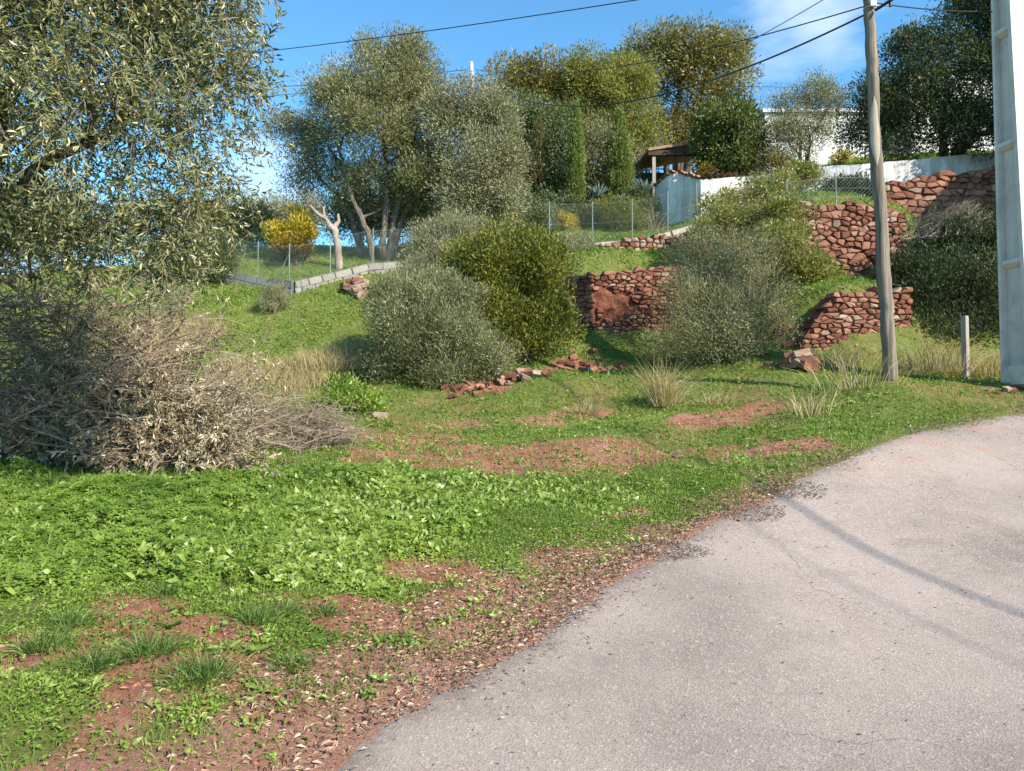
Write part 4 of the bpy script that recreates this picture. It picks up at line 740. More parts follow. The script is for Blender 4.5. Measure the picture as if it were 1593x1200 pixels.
tag(tw.build('twigs', M['twig'], T), kind='stuff'); lm.build('crown', M['olive_near'], T); print('near olive leaves', len(P))
# ------------------------------------------------------------------ shrubs
def shrub(name, label, base, blobs, n, L, W, mat, seed, cat='shrub', stems=14, bark='bark_dark', group=None, part='foliage', **kw):
    rng = np.random.default_rng(seed); b = np.array(base, float); T = thing(name, b, label, cat, group); mb = MB(); B = np.array(blobs); wt = B[:, 3] * B[:, 5]; wt = wt / wt.sum()
    for _ in range(stems):
        q = B[rng.choice(len(B), p=wt)]; e = q[:3] + unit(rng.normal(size=3)) * q[3:6] * .8; s = b + rng.normal(size=3) * [.15, .15, 0] - [0, 0, .1]; tube(mb, wig(s, e, 8, .08, rng), np.linspace(.022, .004, 8), 5, cap=False)
    tag(mb.build('stems', M[bark], T), kind='stuff'); foliage(part, T, blobs, n, L, W, mat, seed + 1, **kw); return T
def spray(T, blobs, n, L, mat, seed, name='shoots', r=.004, up=1.0, out=.6):
    """fine straight shoots that make a scrubby outline"""
    rng = np.random.default_rng(seed); C, d = clumps(blobs, n, rng, .75); mb = MB(); Dr = d * out + [0, 0, up] + .4 * rng.normal(size=(n, 3)); blades(mb, C, Dr, L * rng.uniform(.5, 1.3, n), r * 2, rng, bend=.25); return tag(mb.build(name, M[mat], T), kind='stuff')
gb = onground(690, 15.2)
BB = [bl(640,510,60,75,14.8), bl(700,540,70,60,14.6), bl(620,560,45,40,14.6), bl(700,485,50,48,15.0), bl(640,462,44,40,15.3), bl(760,560,40,40,14.8), bl(690,590,50,22,14.5), bl(600,500,30,45,15)]
T = shrub('wild_olive_bush', 'large grey-green wild olive bush, the left one of the pair in the middle', gb, BB, 50000, .062, .016, 'shrub', 61, stems=40, per=120, cs=.22, up=.9, shell=.62, twigs=200, zmin=gb[2] - .35); spray(T, BB, 2200, .34, 'shrub', 62); spray(T, BB, 1300, .38, 'dry', 162, name='dead_shoots', r=.002)
lb = onground(815, 16); LB = [bl(735,430,44,44,16), bl(745,480,40,44,15.8), bl(800,420,60,45,15.9), bl(840,450,50,60,16), bl(790,490,55,50,15.7), bl(850,510,40,40,15.9), bl(780,390,40,28,16), bl(830,400,36,30,16.2), bl(810,535,40,20,15.7)]
T = shrub('laurel_bush', 'tall glossy olive-green bush with yellowish tips, right one of the pair in the middle', lb, LB, 33000, .075, .03, 'laurel', 63, stems=26, per=80, cs=.24, up=.9, shell=.65, twigs=100)
hb = onground(700, 18.6); HB = [bl(700,385,56,44,18.5), bl(740,370,34,30,18.6), bl(660,405,30,30,18.4), bl(705,420,60,30,18)]
T = shrub('wild_olive_bush', 'pale feathery bush rising behind the pair in the middle', hb, HB, 20000, .065, .017, 'olive_grey', 65, stems=24, per=60, cs=.2, up=1.0, shell=.5, twigs=80); spray(T, HB, 700, .3, 'olive_grey', 66)
h2 = onground(880, 19.5); T = shrub('wild_olive_bush', 'small grey bush on the terrace left of the rusty sheet', h2, [bl(880,395,30,20,19.5), bl(905,385,20,16,19.7)], 6000, .06, .016, 'olive_grey', 67, per=50, cs=.16, up=.8)
rb = onground(1130, 14.9)
RB = [bl(1120,430,60,55,15.3), bl(1100,500,62,60,14.6), bl(1160,500,56,62,14.6), bl(1120,550,66,36,14.3), bl(1180,560,36,30,14.4), bl(1150,400,60,35,15.6), bl(1055,470,34,44,15), bl(1200,470,34,50,14.9), bl(1075,400,40,30,15.8), bl(1050,540,34,34,14.4), bl(1210,530,26,44,14.5)]
T = shrub('thorn_bush', 'wiry grey-green bush in front of the terrace walls, its shadow on the mud patch', rb, RB, 30000, .045, .014, 'shrub', 69, stems=70, bark='bark', per=45, cs=.2, up=.4, shell=.4, twigs=300); spray(T, RB, 5200, .34, 'dry', 70, r=.0022, up=.5)
vb = onground(1195, 17.5)
VB = [bl(1110,335,26,24,18), bl(1150,318,30,22,18.2), bl(1190,300,34,22,18.4), bl(1215,288,20,16,18.4), bl(1150,360,40,28,17.6), bl(1200,345,36,26,17.2), bl(1225,335,24,24,17), bl(1210,390,40,34,16.5), bl(1240,375,20,26,16.6), bl(1095,370,26,22,17.6), bl(1245,415,30,20,16.4), bl(1262,330,8,10,17), bl(1270,415,20,14,16.4)]
T = shrub('climbing_vine', 'tangled yellow-green vine bush in front of the white wall', vb, VB, 11000, .075, .042, 'vine', 71, stems=110, bark='bark_dead', per=18, cs=.15, up=.3, shell=.5, twigs=220, part='leaves'); spray(T, VB, 3600, .4, 'dry', 72, r=.0022, up=.4)
kb = onground(1490, 15.6)
KB = [bl(1470,450,70,60,15.2), bl(1520,420,60,60,15.6), bl(1540,490,60,50,15), bl(1430,430,44,40,15.6), bl(1480,520,80,26,14.8), bl(1590,450,60,80,15.4), bl(1430,490,40,34,15.2), bl(1480,380,50,30,16), bl(1410,500,40,50,15), bl(1520,530,60,34,14.7), bl(1450,540,50,20,14.6), bl(1540,380,50,40,16)]
T = shrub('lentisk_bush', 'large dark green bush between the wooden pole and the concrete pole', kb, KB, 52000, .07, .026, 'darkshrub', 73, stems=30, per=50, cs=.22, up=.8, shell=.5, twigs=120)
db = at(1462, 395, 15.6); DBm = [bl(1458,345,44,30,15.6), bl(1500,340,28,24,15.8)]; T = thing('dry_bush', db, 'leafless reddish twigs standing above the large dark bush', 'shrub'); rng = np.random.default_rng(74); mb = MB()
for _ in range(260):
    s = db + rng.normal(size=3) * [.35, .2, .0] + [0, 0, .3]; q = DBm[rng.integers(2)]; e = np.array(q[:3]) + unit(rng.normal(size=3) + [0, 0, .8]) * q[3:6]; p_ = wig(s, e, 6, .07, rng); tube(mb, p_, np.linspace(.009, .002, 6), 3, cap=False, a=rng.random())
    for _ in range(3): s2 = p_[rng.integers(2, 6)]; tube(mb, [s2, s2 + unit(e - s + rng.normal(size=3) * .5) * rng.uniform(.1, .3)], [.003, .001], 3, cap=False, a=rng.random())
tag(mb.build('twigs', M['twig'], T), kind='stuff')
lb2 = onground(300, 21); T = shrub('dark_bush', 'dark dense bush at the left end of the concrete block wall', lb2, [bl(280,405,40,32,21), bl(325,400,34,34,21.2), bl(250,420,26,24,20.8), bl(345,420,20,20,21)], 20000, .07, .022, 'green', 75, per=60, cs=.22, stems=20)
T = shrub('small_bush', 'little grey bush alone on the grassy slope below the block wall', onground(427, 18.6), [bl(427,470,22,24,18.5)], 4500, .045, .012, 'olive_grey', 77, per=40, cs=.11, up=.9, stems=16)
T = shrub('small_bush', 'straggly grey-green bush on the slope above the brush pile', onground(265, 17.8), [bl(262,470,34,24,17.8), bl(235,500,30,18,17)], 5000, .05, .014, 'olive_grey', 78, per=40, cs=.14, up=.8, stems=20)
T = shrub('yellow_bush', 'tall golden-yellow bush behind the mesh fence, right of its twin', onground(468, 22.7), [bl(470,350,13,15,22.7), bl(470,368,18,14,22.7), bl(462,335,8,8,22.7)], 1700, .11, .04, 'yellow', 79, per=36, cs=.17, up=1.0, stems=12)
T = shrub('yellow_bush', 'shorter golden-yellow bush behind the mesh fence, left of its twin', onground(432, 22.9), [bl(430,362,12,12,22.9), bl(432,376,14,10,22.9)], 1200, .11, .04, 'yellow', 80, per=36, cs=.16, up=1.0, stems=12)
T = shrub('ochre_bush', 'rusty ochre bush below the two yellow bushes', onground(450, 22.3), [bl(458,385,24,8,22.3)], 2600, .09, .03, 'ochre', 81, per=36, cs=.16, up=.5, stems=10)
T = shrub('yellow_bush', 'bright yellow broom beside the slim cypress foot', onground(885, 24.2), [bl(882,352,18,16,24.2), bl(892,366,12,12,24.2), bl(872,340,9,8,24.2)], 3200, .08, .02, 'yellow', 82, per=36, cs=.12, up=1.0, stems=14)
for k, (lab, u, D, bs, mat) in enumerate((
    ('low dark shrub behind the mesh fence left of the yellow broom', 810, 23.5, [bl(800,355,50,28,23.5), bl(840,350,26,30,23.8)], 'green'),
    ('rounded bronze-green shrub behind the mesh fence', 965, 24, [bl(960,335,34,26,24), bl(985,350,26,24,23.8)], 'laurel'),
    ('dark shrub under the porch end of the garden', 1010, 25, [bl(1005,330,20,24,25), bl(990,310,16,20,25.2)], 'green'),
    ('dark green shrub between slim cypress and agaves', 925, 24.6, [bl(925,345,22,30,24.6)], 'green'),
    ('grey-green shrub below the pale olive', 760, 22.6, [bl(750,345,40,24,22.6), bl(780,360,30,20,22.4)], 'olive_grey'),
    ('dark creeper hanging on the white parapet behind the wire mesh', 1310, 19.4, [bl(1322,296,34,12,18.9), bl(1290,302,18,9,18.8), bl(1350,303,20,9,18.7)], 'darkshrub'),
    ('tall dull green hedge behind the mesh fence under the carob tree', 830, 24.5, [bl(800,340,60,40,24.5), bl(860,335,40,40,24.6)], 'green'),
    ('bushy hedge behind the mesh fence between the cypress and the bare sapling', 950, 24.8, [bl(930,350,36,30,24.6), bl(985,345,36,34,24.8)], 'laurel'),
    ('leafy creeper tumbling over the left end of the long parapet', 1240, 20.6, [bl(1245,275,26,14,20.4), bl(1225,290,20,14,20.4)], 'vine'),
    ('green weeds growing against the tall stone wall foot', 1290, 16.6, [bl(1270,440,34,18,16.4), bl(1255,420,18,30,16.5)], 'vine'),
    ('shrub with reddish and green leaves on top of the tiled wall', 1105, 25.2, [bl(1100,270,14,10,25.1), bl(1215,258,26,10,25)], 'ochre'),
    ('leafy weed mound at the near end of the twig heap', 535, 12.6, [bl(528,612,16,16,12.6), bl(545,628,30,14,12.4), bl(575,632,22,10,12.4)], 'clover'))):
    shrub('garden_shrub' if k < 5 or k in (6, 7) else 'leafy_plant', lab, onground(u, D), bs, 4200 if k < 10 else 1500, .075, .035, mat, 90 + k * 2, per=36, cs=.17, up=.5, stems=12)
# agaves and a bare sapling
def agave(label, u, v, D, s, seed):
    r = np.random.default_rng(seed); c = at(u, v, D); c = np.array([c[0], D, c[2]]); T = thing('agave_plant', c, label, 'agave', 'agaves in the garden')
    t_ = np.linspace(0, 1, 6); wd = np.array([.5, .9, 1, .8, .45, .02]) * .055 * s; V = []
    for k in range(6): V += [[-wd[k], 0, t_[k] * s * .2 * 0 + .012 * s], [0, 0, -.012 * s], [wd[k], 0, .012 * s]]
    V = np.array(V); V[:, 1] = np.repeat(t_, 3) * s * .62; V[:, 2] += np.repeat(t_ ** 2, 3) * .12 * s; mb = MB(); mb.add(V, Q=[[k * 3 + j, k * 3 + j + 1, (k + 1) * 3 + j + 1, (k + 1) * 3 + j] for k in range(5) for j in range(2)]); me = mb.mesh('agave_leaf_mesh'); me.materials.append(M['agave'])
    for k in range(24): place('leaf', me, c, T, (r.uniform(.15, 1.25), 0, k * 2.4), (r.uniform(.8, 1.1),) * 3)
agave('pale agave rosette left of the broad cypress foot', 930, 306, 24.8, .75, 1); agave('pale agave rosette near the porch, right of the broad cypress', 1002, 302, 25, .85, 2); agave('smaller agave between the other two rosettes', 965, 318, 24.6, .6, 3)
sp = onground(1020, 23.4); sp[2] = KW[2][2] + .1; T = thing('bare_sapling', sp, 'leafless white-barked sapling behind the mesh fence by the wall corner', 'sapling'); rng = np.random.default_rng(8); mb = MB(); tube(mb, wig(sp - [0, 0, .2], sp + [0, 0, .65], 6, .02, rng), np.linspace(.035, .025, 6), 6)
for k in range(26):
    s = sp + [0, 0, rng.uniform(.45, .7)]; e = s + unit(rng.normal(size=3) * [1, 1, .5] + [0, 0, .9]) * rng.uniform(.5, .95); p_ = wig(s, e, 6, .06, rng); tube(mb, p_, np.linspace(.014, .003, 6), 4, cap=False)
    for _ in range(3): s2 = p_[rng.integers(2, 6)]; tube(mb, [s2, s2 + rng.normal(size=3) * .13 + [0, 0, .1]], [.004, .002], 3, cap=False)
mb.build('trunk', M['bark_dead'], T)

# ------------------------------------------------------------------ brush piles
def brush(name, label, pts, n, lrange, seed, leafy=.7, twigs=5, rr=.014, leafmat='deadleaf', height=None, lean=None, big=0):
    """pts: list of (x, y, radius x, radius y, height) heaps lying on the ground"""
    rng = np.random.default_rng(seed); c = pts[0]; T = thing(name, (c[0], c[1], Hs(c[0], c[1])), label, 'brush pile'); mb = MB(); LP, LD, LT = [], [], []; w_ = np.array([p_[2] * p_[4] for p_ in pts]); w_ = w_ / w_.sum()
    for j in range(n):
        p_ = pts[rng.choice(len(pts), p=w_)]; an = rng.random() * 2 * PI; q = rng.random() ** .5; x = p_[0] + p_[2] * q * math.cos(an); y = p_[1] + p_[3] * q * math.sin(an); hz = p_[4] * math.sqrt(max(0, 1 - q * q)); z = Hs(x, y) + rng.uniform(0, 1) ** .8 * hz
        l = rng.uniform(*lrange); d = unit(rng.normal(size=3) * [1, 1, .35] + (np.array(lean) if lean is not None else 0)); s = np.array([x, y, z]) - d * l * .5; e = s + d * l; e[2] = max(e[2], Hs(e[0], e[1]) + .02)
        s[2] = max(s[2], Hs(s[0], s[1]) + .0); thick = rr * rng.uniform(.4, 1.3) * (3 if j < big else 1); b = wig(s, e, 5, .07, rng, sag=rng.uniform(-.02, .12)); tube(mb, b, np.linspace(thick, thick * .25, 5), 5 if j < big * 3 else 4, cap=False, a=rng.random())
        for _ in range(twigs):
            k = rng.integers(1, 5); s2 = b[k]; l2 = l * rng.uniform(.18, .45); d2 = unit(d + rng.normal(size=3) * .65); e2 = s2 + d2 * l2; t2 = wig(s2, e2, 3, .09, rng, sag=.04); tube(mb, t2, np.linspace(max(thick * .45, .003), .002, 3), 3, cap=False, a=rng.random())
            if rng.random() < leafy:
                m_ = rng.integers(8, 20); tt = rng.uniform(.25, 1, m_); P = np.stack([np.interp(tt, np.linspace(0, 1, 3), t2[:, a_]) for a_ in range(3)], 1); LP.append(P); LD.append(unit(d2) * .8 + rng.normal(size=(m_, 3)) * .5 - [0, 0, .25]); LT.append(np.clip(.55 + .2 * rng.normal() + .2 * rng.normal(size=m_), 0, 1))
    tag(mb.build('branches', M['twig'], T), kind='stuff')
    if LP: P = np.concatenate(LP); lm = MB(); leaves(lm, P, np.concatenate(LD), rng.uniform(.05, .085, len(P)), .015, rng, tint=np.concatenate(LT), curl=.5); lm.build('dead_leaves', M[leafmat], T)
brush('brush_pile', 'huge heap of cut olive branches with dried leaves under the near olive', [(-5.3, 8.6, 1.3, 1.0, 2.5), (-4.5, 8.6, .9, .9, 1.8), (-6.2, 8.8, 1.2, 1.2, 2.5), (-3.7, 8.4, .7, .6, .85), (-4.8, 8.0, 1.5, .5, 1.0)], 760, (.5, 1.6), 101, leafy=.13, twigs=8, rr=.011, lean=(.5, -.15, .12), big=24)
brush('brush_pile', 'loose arching twigs springing out of the right shoulder of the big heap', [(-4.2, 8.9, .8, .6, 2.3), (-3.6, 9.0, .5, .5, 1.5)], 80, (.6, 1.5), 107, leafy=.2, twigs=7, rr=.009, lean=(.8, 0, .25))
brush('brush_pile', 'pale dried olive cuttings with long cream leaves at the foot of the heap', [(-3.55, 8.1, .68, .4, .66), (-4.0, 8.0, .6, .35, 1.0), (-4.8, 7.9, .6, .3, .6)], 240, (.35, .9), 103, leafy=1.0, twigs=7, rr=.006, lean=(.6, -.3, .0))
brush('brush_pile', 'low purplish-brown heap of bare twigs right of the olive cuttings', [(-3.0, 9.8, .85, .5, .62), (-3.8, 9.6, .6, .5, .7), (-2.65, 9.9, .4, .3, .28)], 520, (.3, .9), 105, leafy=0, twigs=8, rr=.006, lean=(.7, 0, .1))

# ------------------------------------------------------------------ ground cover (nobody could count it)
rng = np.random.default_rng(200)
def scatter(n, x0, x1, y0, y1, dens, powr=1.0):
    """random points kept with probability dens(fields)"""
    u_ = rng.random(n); y = y0 + (y1 - y0) * u_ ** powr; x = rng.uniform(-1, 1, n); cx = (x0 + x1) / 2; x = cx + x * (x1 - x0) / 2
    return x, y
def wedge(n, D0, D1, pw=1.0, margin=1.12, ul=-120, ur=1720):
    D = D0 + (D1 - D0) * rng.random(n) ** pw; u = rng.uniform(ul, ur, n); return (u - CU) / FPX * D, D
def canopy(f, x, y): return f['clov'] * (.06 + .16 * fbm(x * 1.4, y * 1.4, 3, 301))
def cover(name, label_mat, P, Dr, L, W, t, kindf='leaf', bend=0, **kw):
    mb = MB(); (leaves if kindf == 'leaf' else leaves6 if kindf == 'leaf6' else blades)(mb, P, Dr, L, W, rng, tint=t, **({'bend': bend} if kindf == 'blade' else kw)); return tag(mb.build(name, M[label_mat]), kind='stuff')
# clover carpet
x, y = wedge(116000, 4.0, 8.9, .85, ul=-420, ur=900); f = fields(x, y); k = rng.random(len(x)) < f['clov'] * .92 * (.30 + .7 * sm(.34, .46, fbm(x * 2.1 + 4, y * 2.1, 4, 311))); x, y = x[k], y[k]; cv = f['clov'][k]
h = cv * (.02 + .30 * np.clip(fbm(x * 1.9, y * 1.9, 4, 301) - .22, 0, 1)); z = H(x, y) + h * rng.uniform(.45, 1.05, len(x)); n = len(x); s = rng.uniform(.022, .042, n); hd = rng.random(n) * 2 * PI; tl = rng.normal(size=(n, 3)) * .28 + [.12, -.25, 1]; tl = unit(tl); Xa = unit(np.cross(tl, np.stack([np.cos(hd), np.sin(hd), np.zeros(n)], 1))); Ya = np.cross(tl, Xa)
V, Tt, A_ = [], [], []; big = np.clip(mrg := (fbm(x * .9, y * .9, 3, 55) - .25) * 1.6, 0, 1); tn = np.clip(.25 + .5 * big + .16 * rng.normal(size=n) - .22 * sm(5.6, 6.8, y) + .08, 0, 1); C = np.stack([x, y, z], 1)
for q in range(3):
    an = q * 2 * PI / 3; d = Xa * math.cos(an) + Ya * math.sin(an); e = -Xa * math.sin(an) + Ya * math.cos(an); S = s[:, None]
    V.append(np.stack([C, C + d * S * .85 + e * S * .52 + tl * S * .12, C + d * S * .72, C + d * S * .85 - e * S * .52 + tl * S * .12], 1))
V = np.stack(V, 1).reshape(-1, 3); b = np.arange(3 * n)[:, None] * 4; T_ = np.concatenate([b + [0, 2, 1], b + [0, 3, 2]], 1).reshape(-1, 3); mb = MB(); mb.add(V, T=T_, a=np.repeat(tn, 12)); tag(mb.build('clover', M['clover']), kind='stuff'); print('clover', n)
# broad herb leaves through the carpet and thicker on its right side
x, y = wedge(60000, 3.6, 9.0, .9, ul=-420, ur=1100); f = fields(x, y); rt_ = sm(-2.8, -1.2, x); k = rng.random(len(x)) < np.clip(f['clov'] * (.12 + .75 * rt_) * (1 - .6 * sm(5.8, 7, y) * (1 - rt_)) * (.3 + .7 * sm(.38, .52, fbm(x * 2, y * 2, 3, 123))) + f['midg'] * .35, 0, 1); x, y, cv = x[k], y[k], f['clov'][k]
n = len(x); hh = cv * (.02 + .30 * np.clip(fbm(x * 1.9, y * 1.9, 4, 301) - .22, 0, 1)); P = np.stack([x, y, H(x, y) + hh * rng.uniform(.2, .95, n)], 1); an = rng.random(n) * 2 * PI; Dr = np.stack([np.cos(an), np.sin(an), rng.uniform(.1, 1.3, n)], 1)
cover('herb_leaves', 'herb', P, Dr, rng.uniform(.04, .12, n), rng.uniform(.02, .042, n), np.clip(.5 + .25 * rng.normal(size=n), 0, 1), kindf='leaf6', curl=.6)
# rosettes and weeds on the soil
x, y = wedge(4200, 3.0, 12, .8, ur=1400); f = fields(x, y); k = (f['sd'] < -.12) & (rng.random(len(x)) < .30 + .25 * f['green']) & (f['clov'] < .3); x, y = x[k], y[k]; m_ = rng.integers(6, 16, len(x)); j = np.repeat(np.arange(len(x)), m_); n = len(j); an = rng.random(n) * 2 * PI; rs_ = rng.uniform(.5, 1.3, len(x))[j]
P = np.stack([x[j] + rng.normal(size=n) * .012, y[j] + rng.normal(size=n) * .012, H(x, y)[j] + .004], 1); Dr = np.stack([np.cos(an), np.sin(an), rng.uniform(.15, 1.1, n)], 1); tb_ = rng.random(len(x))[j]
cover('weeds', 'herb', P, Dr, .055 * rs_ * rng.uniform(.6, 1.2, n), .016 * rs_, np.clip(.3 + .5 * tb_ + .12 * rng.normal(size=n), 0, 1), kindf='leaf6', curl=.8)
# short grass, near and mid field
def grass(name, n, D0, D1, pw, dens, L, W, mat='grass', ul=-150, ur=1750, bend=.3, tb=.45, seed=0, lean=.45, clump=0):
    x, y = wedge(n, D0, D1, pw, ul=ul, ur=ur)
    if clump: x = x + clump * rng.normal(size=n) * .0; 
    f = fields(x, y); p_ = np.clip(dens(x, y, f), 0, 1) * (f['sd'] < -.015); k = rng.random(len(x)) < p_; x, y = x[k], y[k]; n = len(x); P = np.stack([x, y, H(x, y) - .004], 1)
    Dr = rng.normal(size=(n, 3)) * lean + [0, 0, 1]; lf = .5 + .9 * fbm(x * 1.7, y * 1.7, 3, 333 + seed); Ls = rng.uniform(.6, 1.3, n) * L * lf; t_ = np.clip(tb + .5 * (fbm(x * .8, y * .8, 3, 340) - .5) + .2 * rng.normal(size=n), 0, 1)
    mb = MB(); blades(mb, P, Dr, Ls, W * rng.uniform(.7, 1.3, n), rng, tint=t_, bend=bend); print(name, n, flush=True); return tag(mb.build(name, M[mat]), kind='stuff')
grass('grass', 90000, 2.85, 8.5, .75, lambda x, y, f: (f['green'] + .06) * (1 - f['clov'] * .9) * (.35 + sm(.35, .55, fbm(x * 3.2, y * 3.2, 3, 71))), .05, .0045, ur=1150, seed=1)
grass('grass', 150000, 7.0, 15.5, .9, lambda x, y, f: (f['green'] * .9 + .12 * sm(.5, .6, fbm(x * 5, y * 5, 2, 72))) * (1 - f['clov']), .075, .010, bend=.0, lean=.7, seed=2, tb=.52)
grass('grass', 105000, 14.5, 27, .9, lambda x, y, f: f['green'], .12, .022, bend=.0, lean=.75, seed=3, tb=.42)
# low leafy ground cover that gives the mid field its texture
x, y = wedge(104000, 8.3, 26, .8); f = fields(x, y); k = rng.random(len(x)) < f['green'] * (.25 + .9 * sm(.42, .6, fbm(x * 1.5, y * 1.5, 3, 88))) * (1 - f['clov']) * (f['sd'] < -.05) * .8; x, y = x[k], y[k]; n = len(x); P = np.stack([x, y, H(x, y) + rng.uniform(0, .05, n)], 1); an = rng.random(n) * 2 * PI
sc_ = .022 + .0022 * y; cover('ground_cover', 'clover', P, np.stack([np.cos(an), np.sin(an), rng.uniform(.0, .9, n)], 1), sc_ * rng.uniform(.8, 1.5, n), sc_ * .7, np.clip(.35 + .5 * (fbm(x, y, 3, 89) - .3) + .2 * rng.normal(size=n), 0, 1), curl=.4); print('cover', n)
# dry straw grass
grass('dry_grass', 60000, 12.5, 20, 1, lambda x, y, f: f['dry'] * .8, .34, .010, 'dry', ul=150, ur=640, bend=.25, lean=.3, seed=4)
grass('dry_grass', 60000, 7.5, 14, 1, lambda x, y, f: .10 * f['green'] + .16 * f['soil'], .09, .005, 'dry', bend=.2, lean=.7, seed=5)
# small creeping herbs in the foreground mats
x, y = wedge(170000, 2.9, 8.5, .7, ul=-150, ur=1150); f = fields(x, y); k = rng.random(len(x)) < (f['green'] * (1 - f['clov']) * (.25 + .9 * sm(.40, .55, fbm(x * 2.4, y * 2.4, 3, 188))) + .03) * (f['sd'] < -.05) * .8; x, y = x[k], y[k]; n = len(x); P = np.stack([x, y, H(x, y) + rng.uniform(0, .035, n)], 1); an = rng.random(n) * 2 * PI
cover('creeping_herbs', 'clover', P, np.stack([np.cos(an), np.sin(an), rng.uniform(.0, .9, n)], 1), rng.uniform(.014, .03, n), rng.uniform(.010, .018, n), np.clip(.25 + .6 * (fbm(x * 1.5, y * 1.5, 3, 89) - .2) + .2 * rng.normal(size=n), 0, 1), curl=.4); print('herbs', n)
grass('grass', 26000, 4.2, 9, .9, lambda x, y, f: f['clov'] * sm(.45, .6, fbm(x * 1.6, y * 1.6, 3, 99)) * .8, .20, .006, ul=-300, ur=900, bend=.4, seed=9, tb=.5)
# leaf litter and gravel
x, y = wedge(190000, 2.9, 11, .6, ur=1300); f = fields(x, y); k = rng.random(len(x)) < (f['litter'] * (.2 + .8 * sm(.35, .6, fbm(x * 2.5, y * 2.5, 3, 90))) * 1.3 + .10 * f['soil']) * np.where(f['sd'] > 0, .35 * np.exp(-np.maximum(f['sd'], 0) / .05), 1) * (1 - .6 * f['green']); x, y = x[k], y[k]; n = len(x)
P = np.stack([x, y, H(x, y) + rng.uniform(.002, .02, n) + .012 * (f['sd'][k] > -.05)], 1); an = rng.random(n) * 2 * PI; cover('leaf_litter', 'litter', P, np.stack([np.cos(an), np.sin(an), rng.normal(size=n) * .10], 1), rng.uniform(.018, .055, n), rng.uniform(.004, .009, n), rng.random(n), curl=.6, nb=np.array([0, 0, 3.])); print('litter', n)
x, y = wedge(170000, 2.95, 11, .7, ul=350); f = fields(x, y); w_ = np.clip(ell(x, y, 1050, 862, 70, 16, 36) + ell(x, y, 1230, 765, 60, 14, 38) + ell(x, y, 1150, 800, 60, 14, 39) + (.25 + .9 * sm(.4, .6, fbm(x * 3, y * 3, 3, 66))) * np.exp(-np.abs(f['sd'] - .03) / .10), 0, 1); k = (rng.random(len(x)) < w_ * .9) & (f['sd'] > -.35); x, y = x[k], y[k]; n = len(x)
P = np.stack([x, y, H0(x, y) + rng.uniform(.012, .028, n)], 1); an = rng.random(n) * 2 * PI; cover('bark_chips', 'chips', P, np.stack([np.cos(an), np.sin(an), rng.normal(size=n) * .10], 1), rng.uniform(.012, .045, n), rng.uniform(.004, .010, n), rng.random(n), curl=.5, nb=np.array([0, 0, 3.])); print('chips', n)
# sparse needles and crumbs lying on the asphalt
x, y = wedge(2600, 3.0, 10, .8, ul=500, ur=1700); f = fields(x, y); k = (f['sd'] > .05) & (rng.random(len(x)) < .25); x, y = x[k], y[k]; n = len(x); P = np.stack([x, y, H0(x, y) + .016], 1); an = rng.random(n) * 2 * PI
cover('road_litter', 'chips', P, np.stack([np.cos(an), np.sin(an), .05 * np.ones(n)], 1), rng.uniform(.01, .035, n), rng.uniform(.003, .007, n), rng.random(n) * .4, curl=.5, nb=np.array([0, 0, 2.]))
def pebbles(name, x, y, s, mat, tt=None):
    n = len(x); ic = np.array([[1,0,0],[-1,0,0],[0,1,0],[0,-1,0],[0,0,1],[0,0,-1]], float); F = np.array([[0,2,4],[2,1,4],[1,3,4],[3,0,4],[2,0,5],[1,2,5],[3,1,5],[0,3,5]]); V = ic[None] * (rng.uniform(.6, 1.3, (n, 6, 1))) ; an = rng.random(n) * PI; c_, s_ = np.cos(an)[:, None], np.sin(an)[:, None]
    V = np.stack([(V[..., 0] * c_ - V[..., 1] * s_ * .8), (V[..., 0] * s_ + V[..., 1] * c_ * .8), V[..., 2] * .6], -1) * s[:, None, None] + rng.normal(size=(n, 6, 3)) * s[:, None, None] * .12; V += np.stack([x, y, H(x, y) + s * .2], 1)[:, None]
    mb = MB(); mb.add(V.reshape(-1, 3), T=(np.arange(n)[:, None, None] * 6 + F[None]).reshape(-1, 3), a=np.repeat(rng.random(n), 6)); return tag(mb.build(name, M[mat]), kind='stuff')
x, y = wedge(46000, 2.95, 13, .7); f = fields(x, y); k = rng.random(len(x)) < (f['soil'] * .22 + 1.3 * np.exp(-np.abs(f['sd'] + .03) / .09) * .5) * (f['sd'] < .25); pebbles('gravel', x[k], y[k], rng.uniform(.004, .015, k.sum()) * rng.uniform(.6, 1.3, k.sum()), 'stone_pale')
x, y = wedge(20000, 3.0, 13, .7); f = fields(x, y); k = rng.random(len(x)) < f['soil'] * .7 * (f['sd'] < -.1); pebbles('soil_clods', x[k], y[k], rng.uniform(.005, .028, k.sum()) * rng.uniform(.4, 1, k.sum()), 'soil_clod')
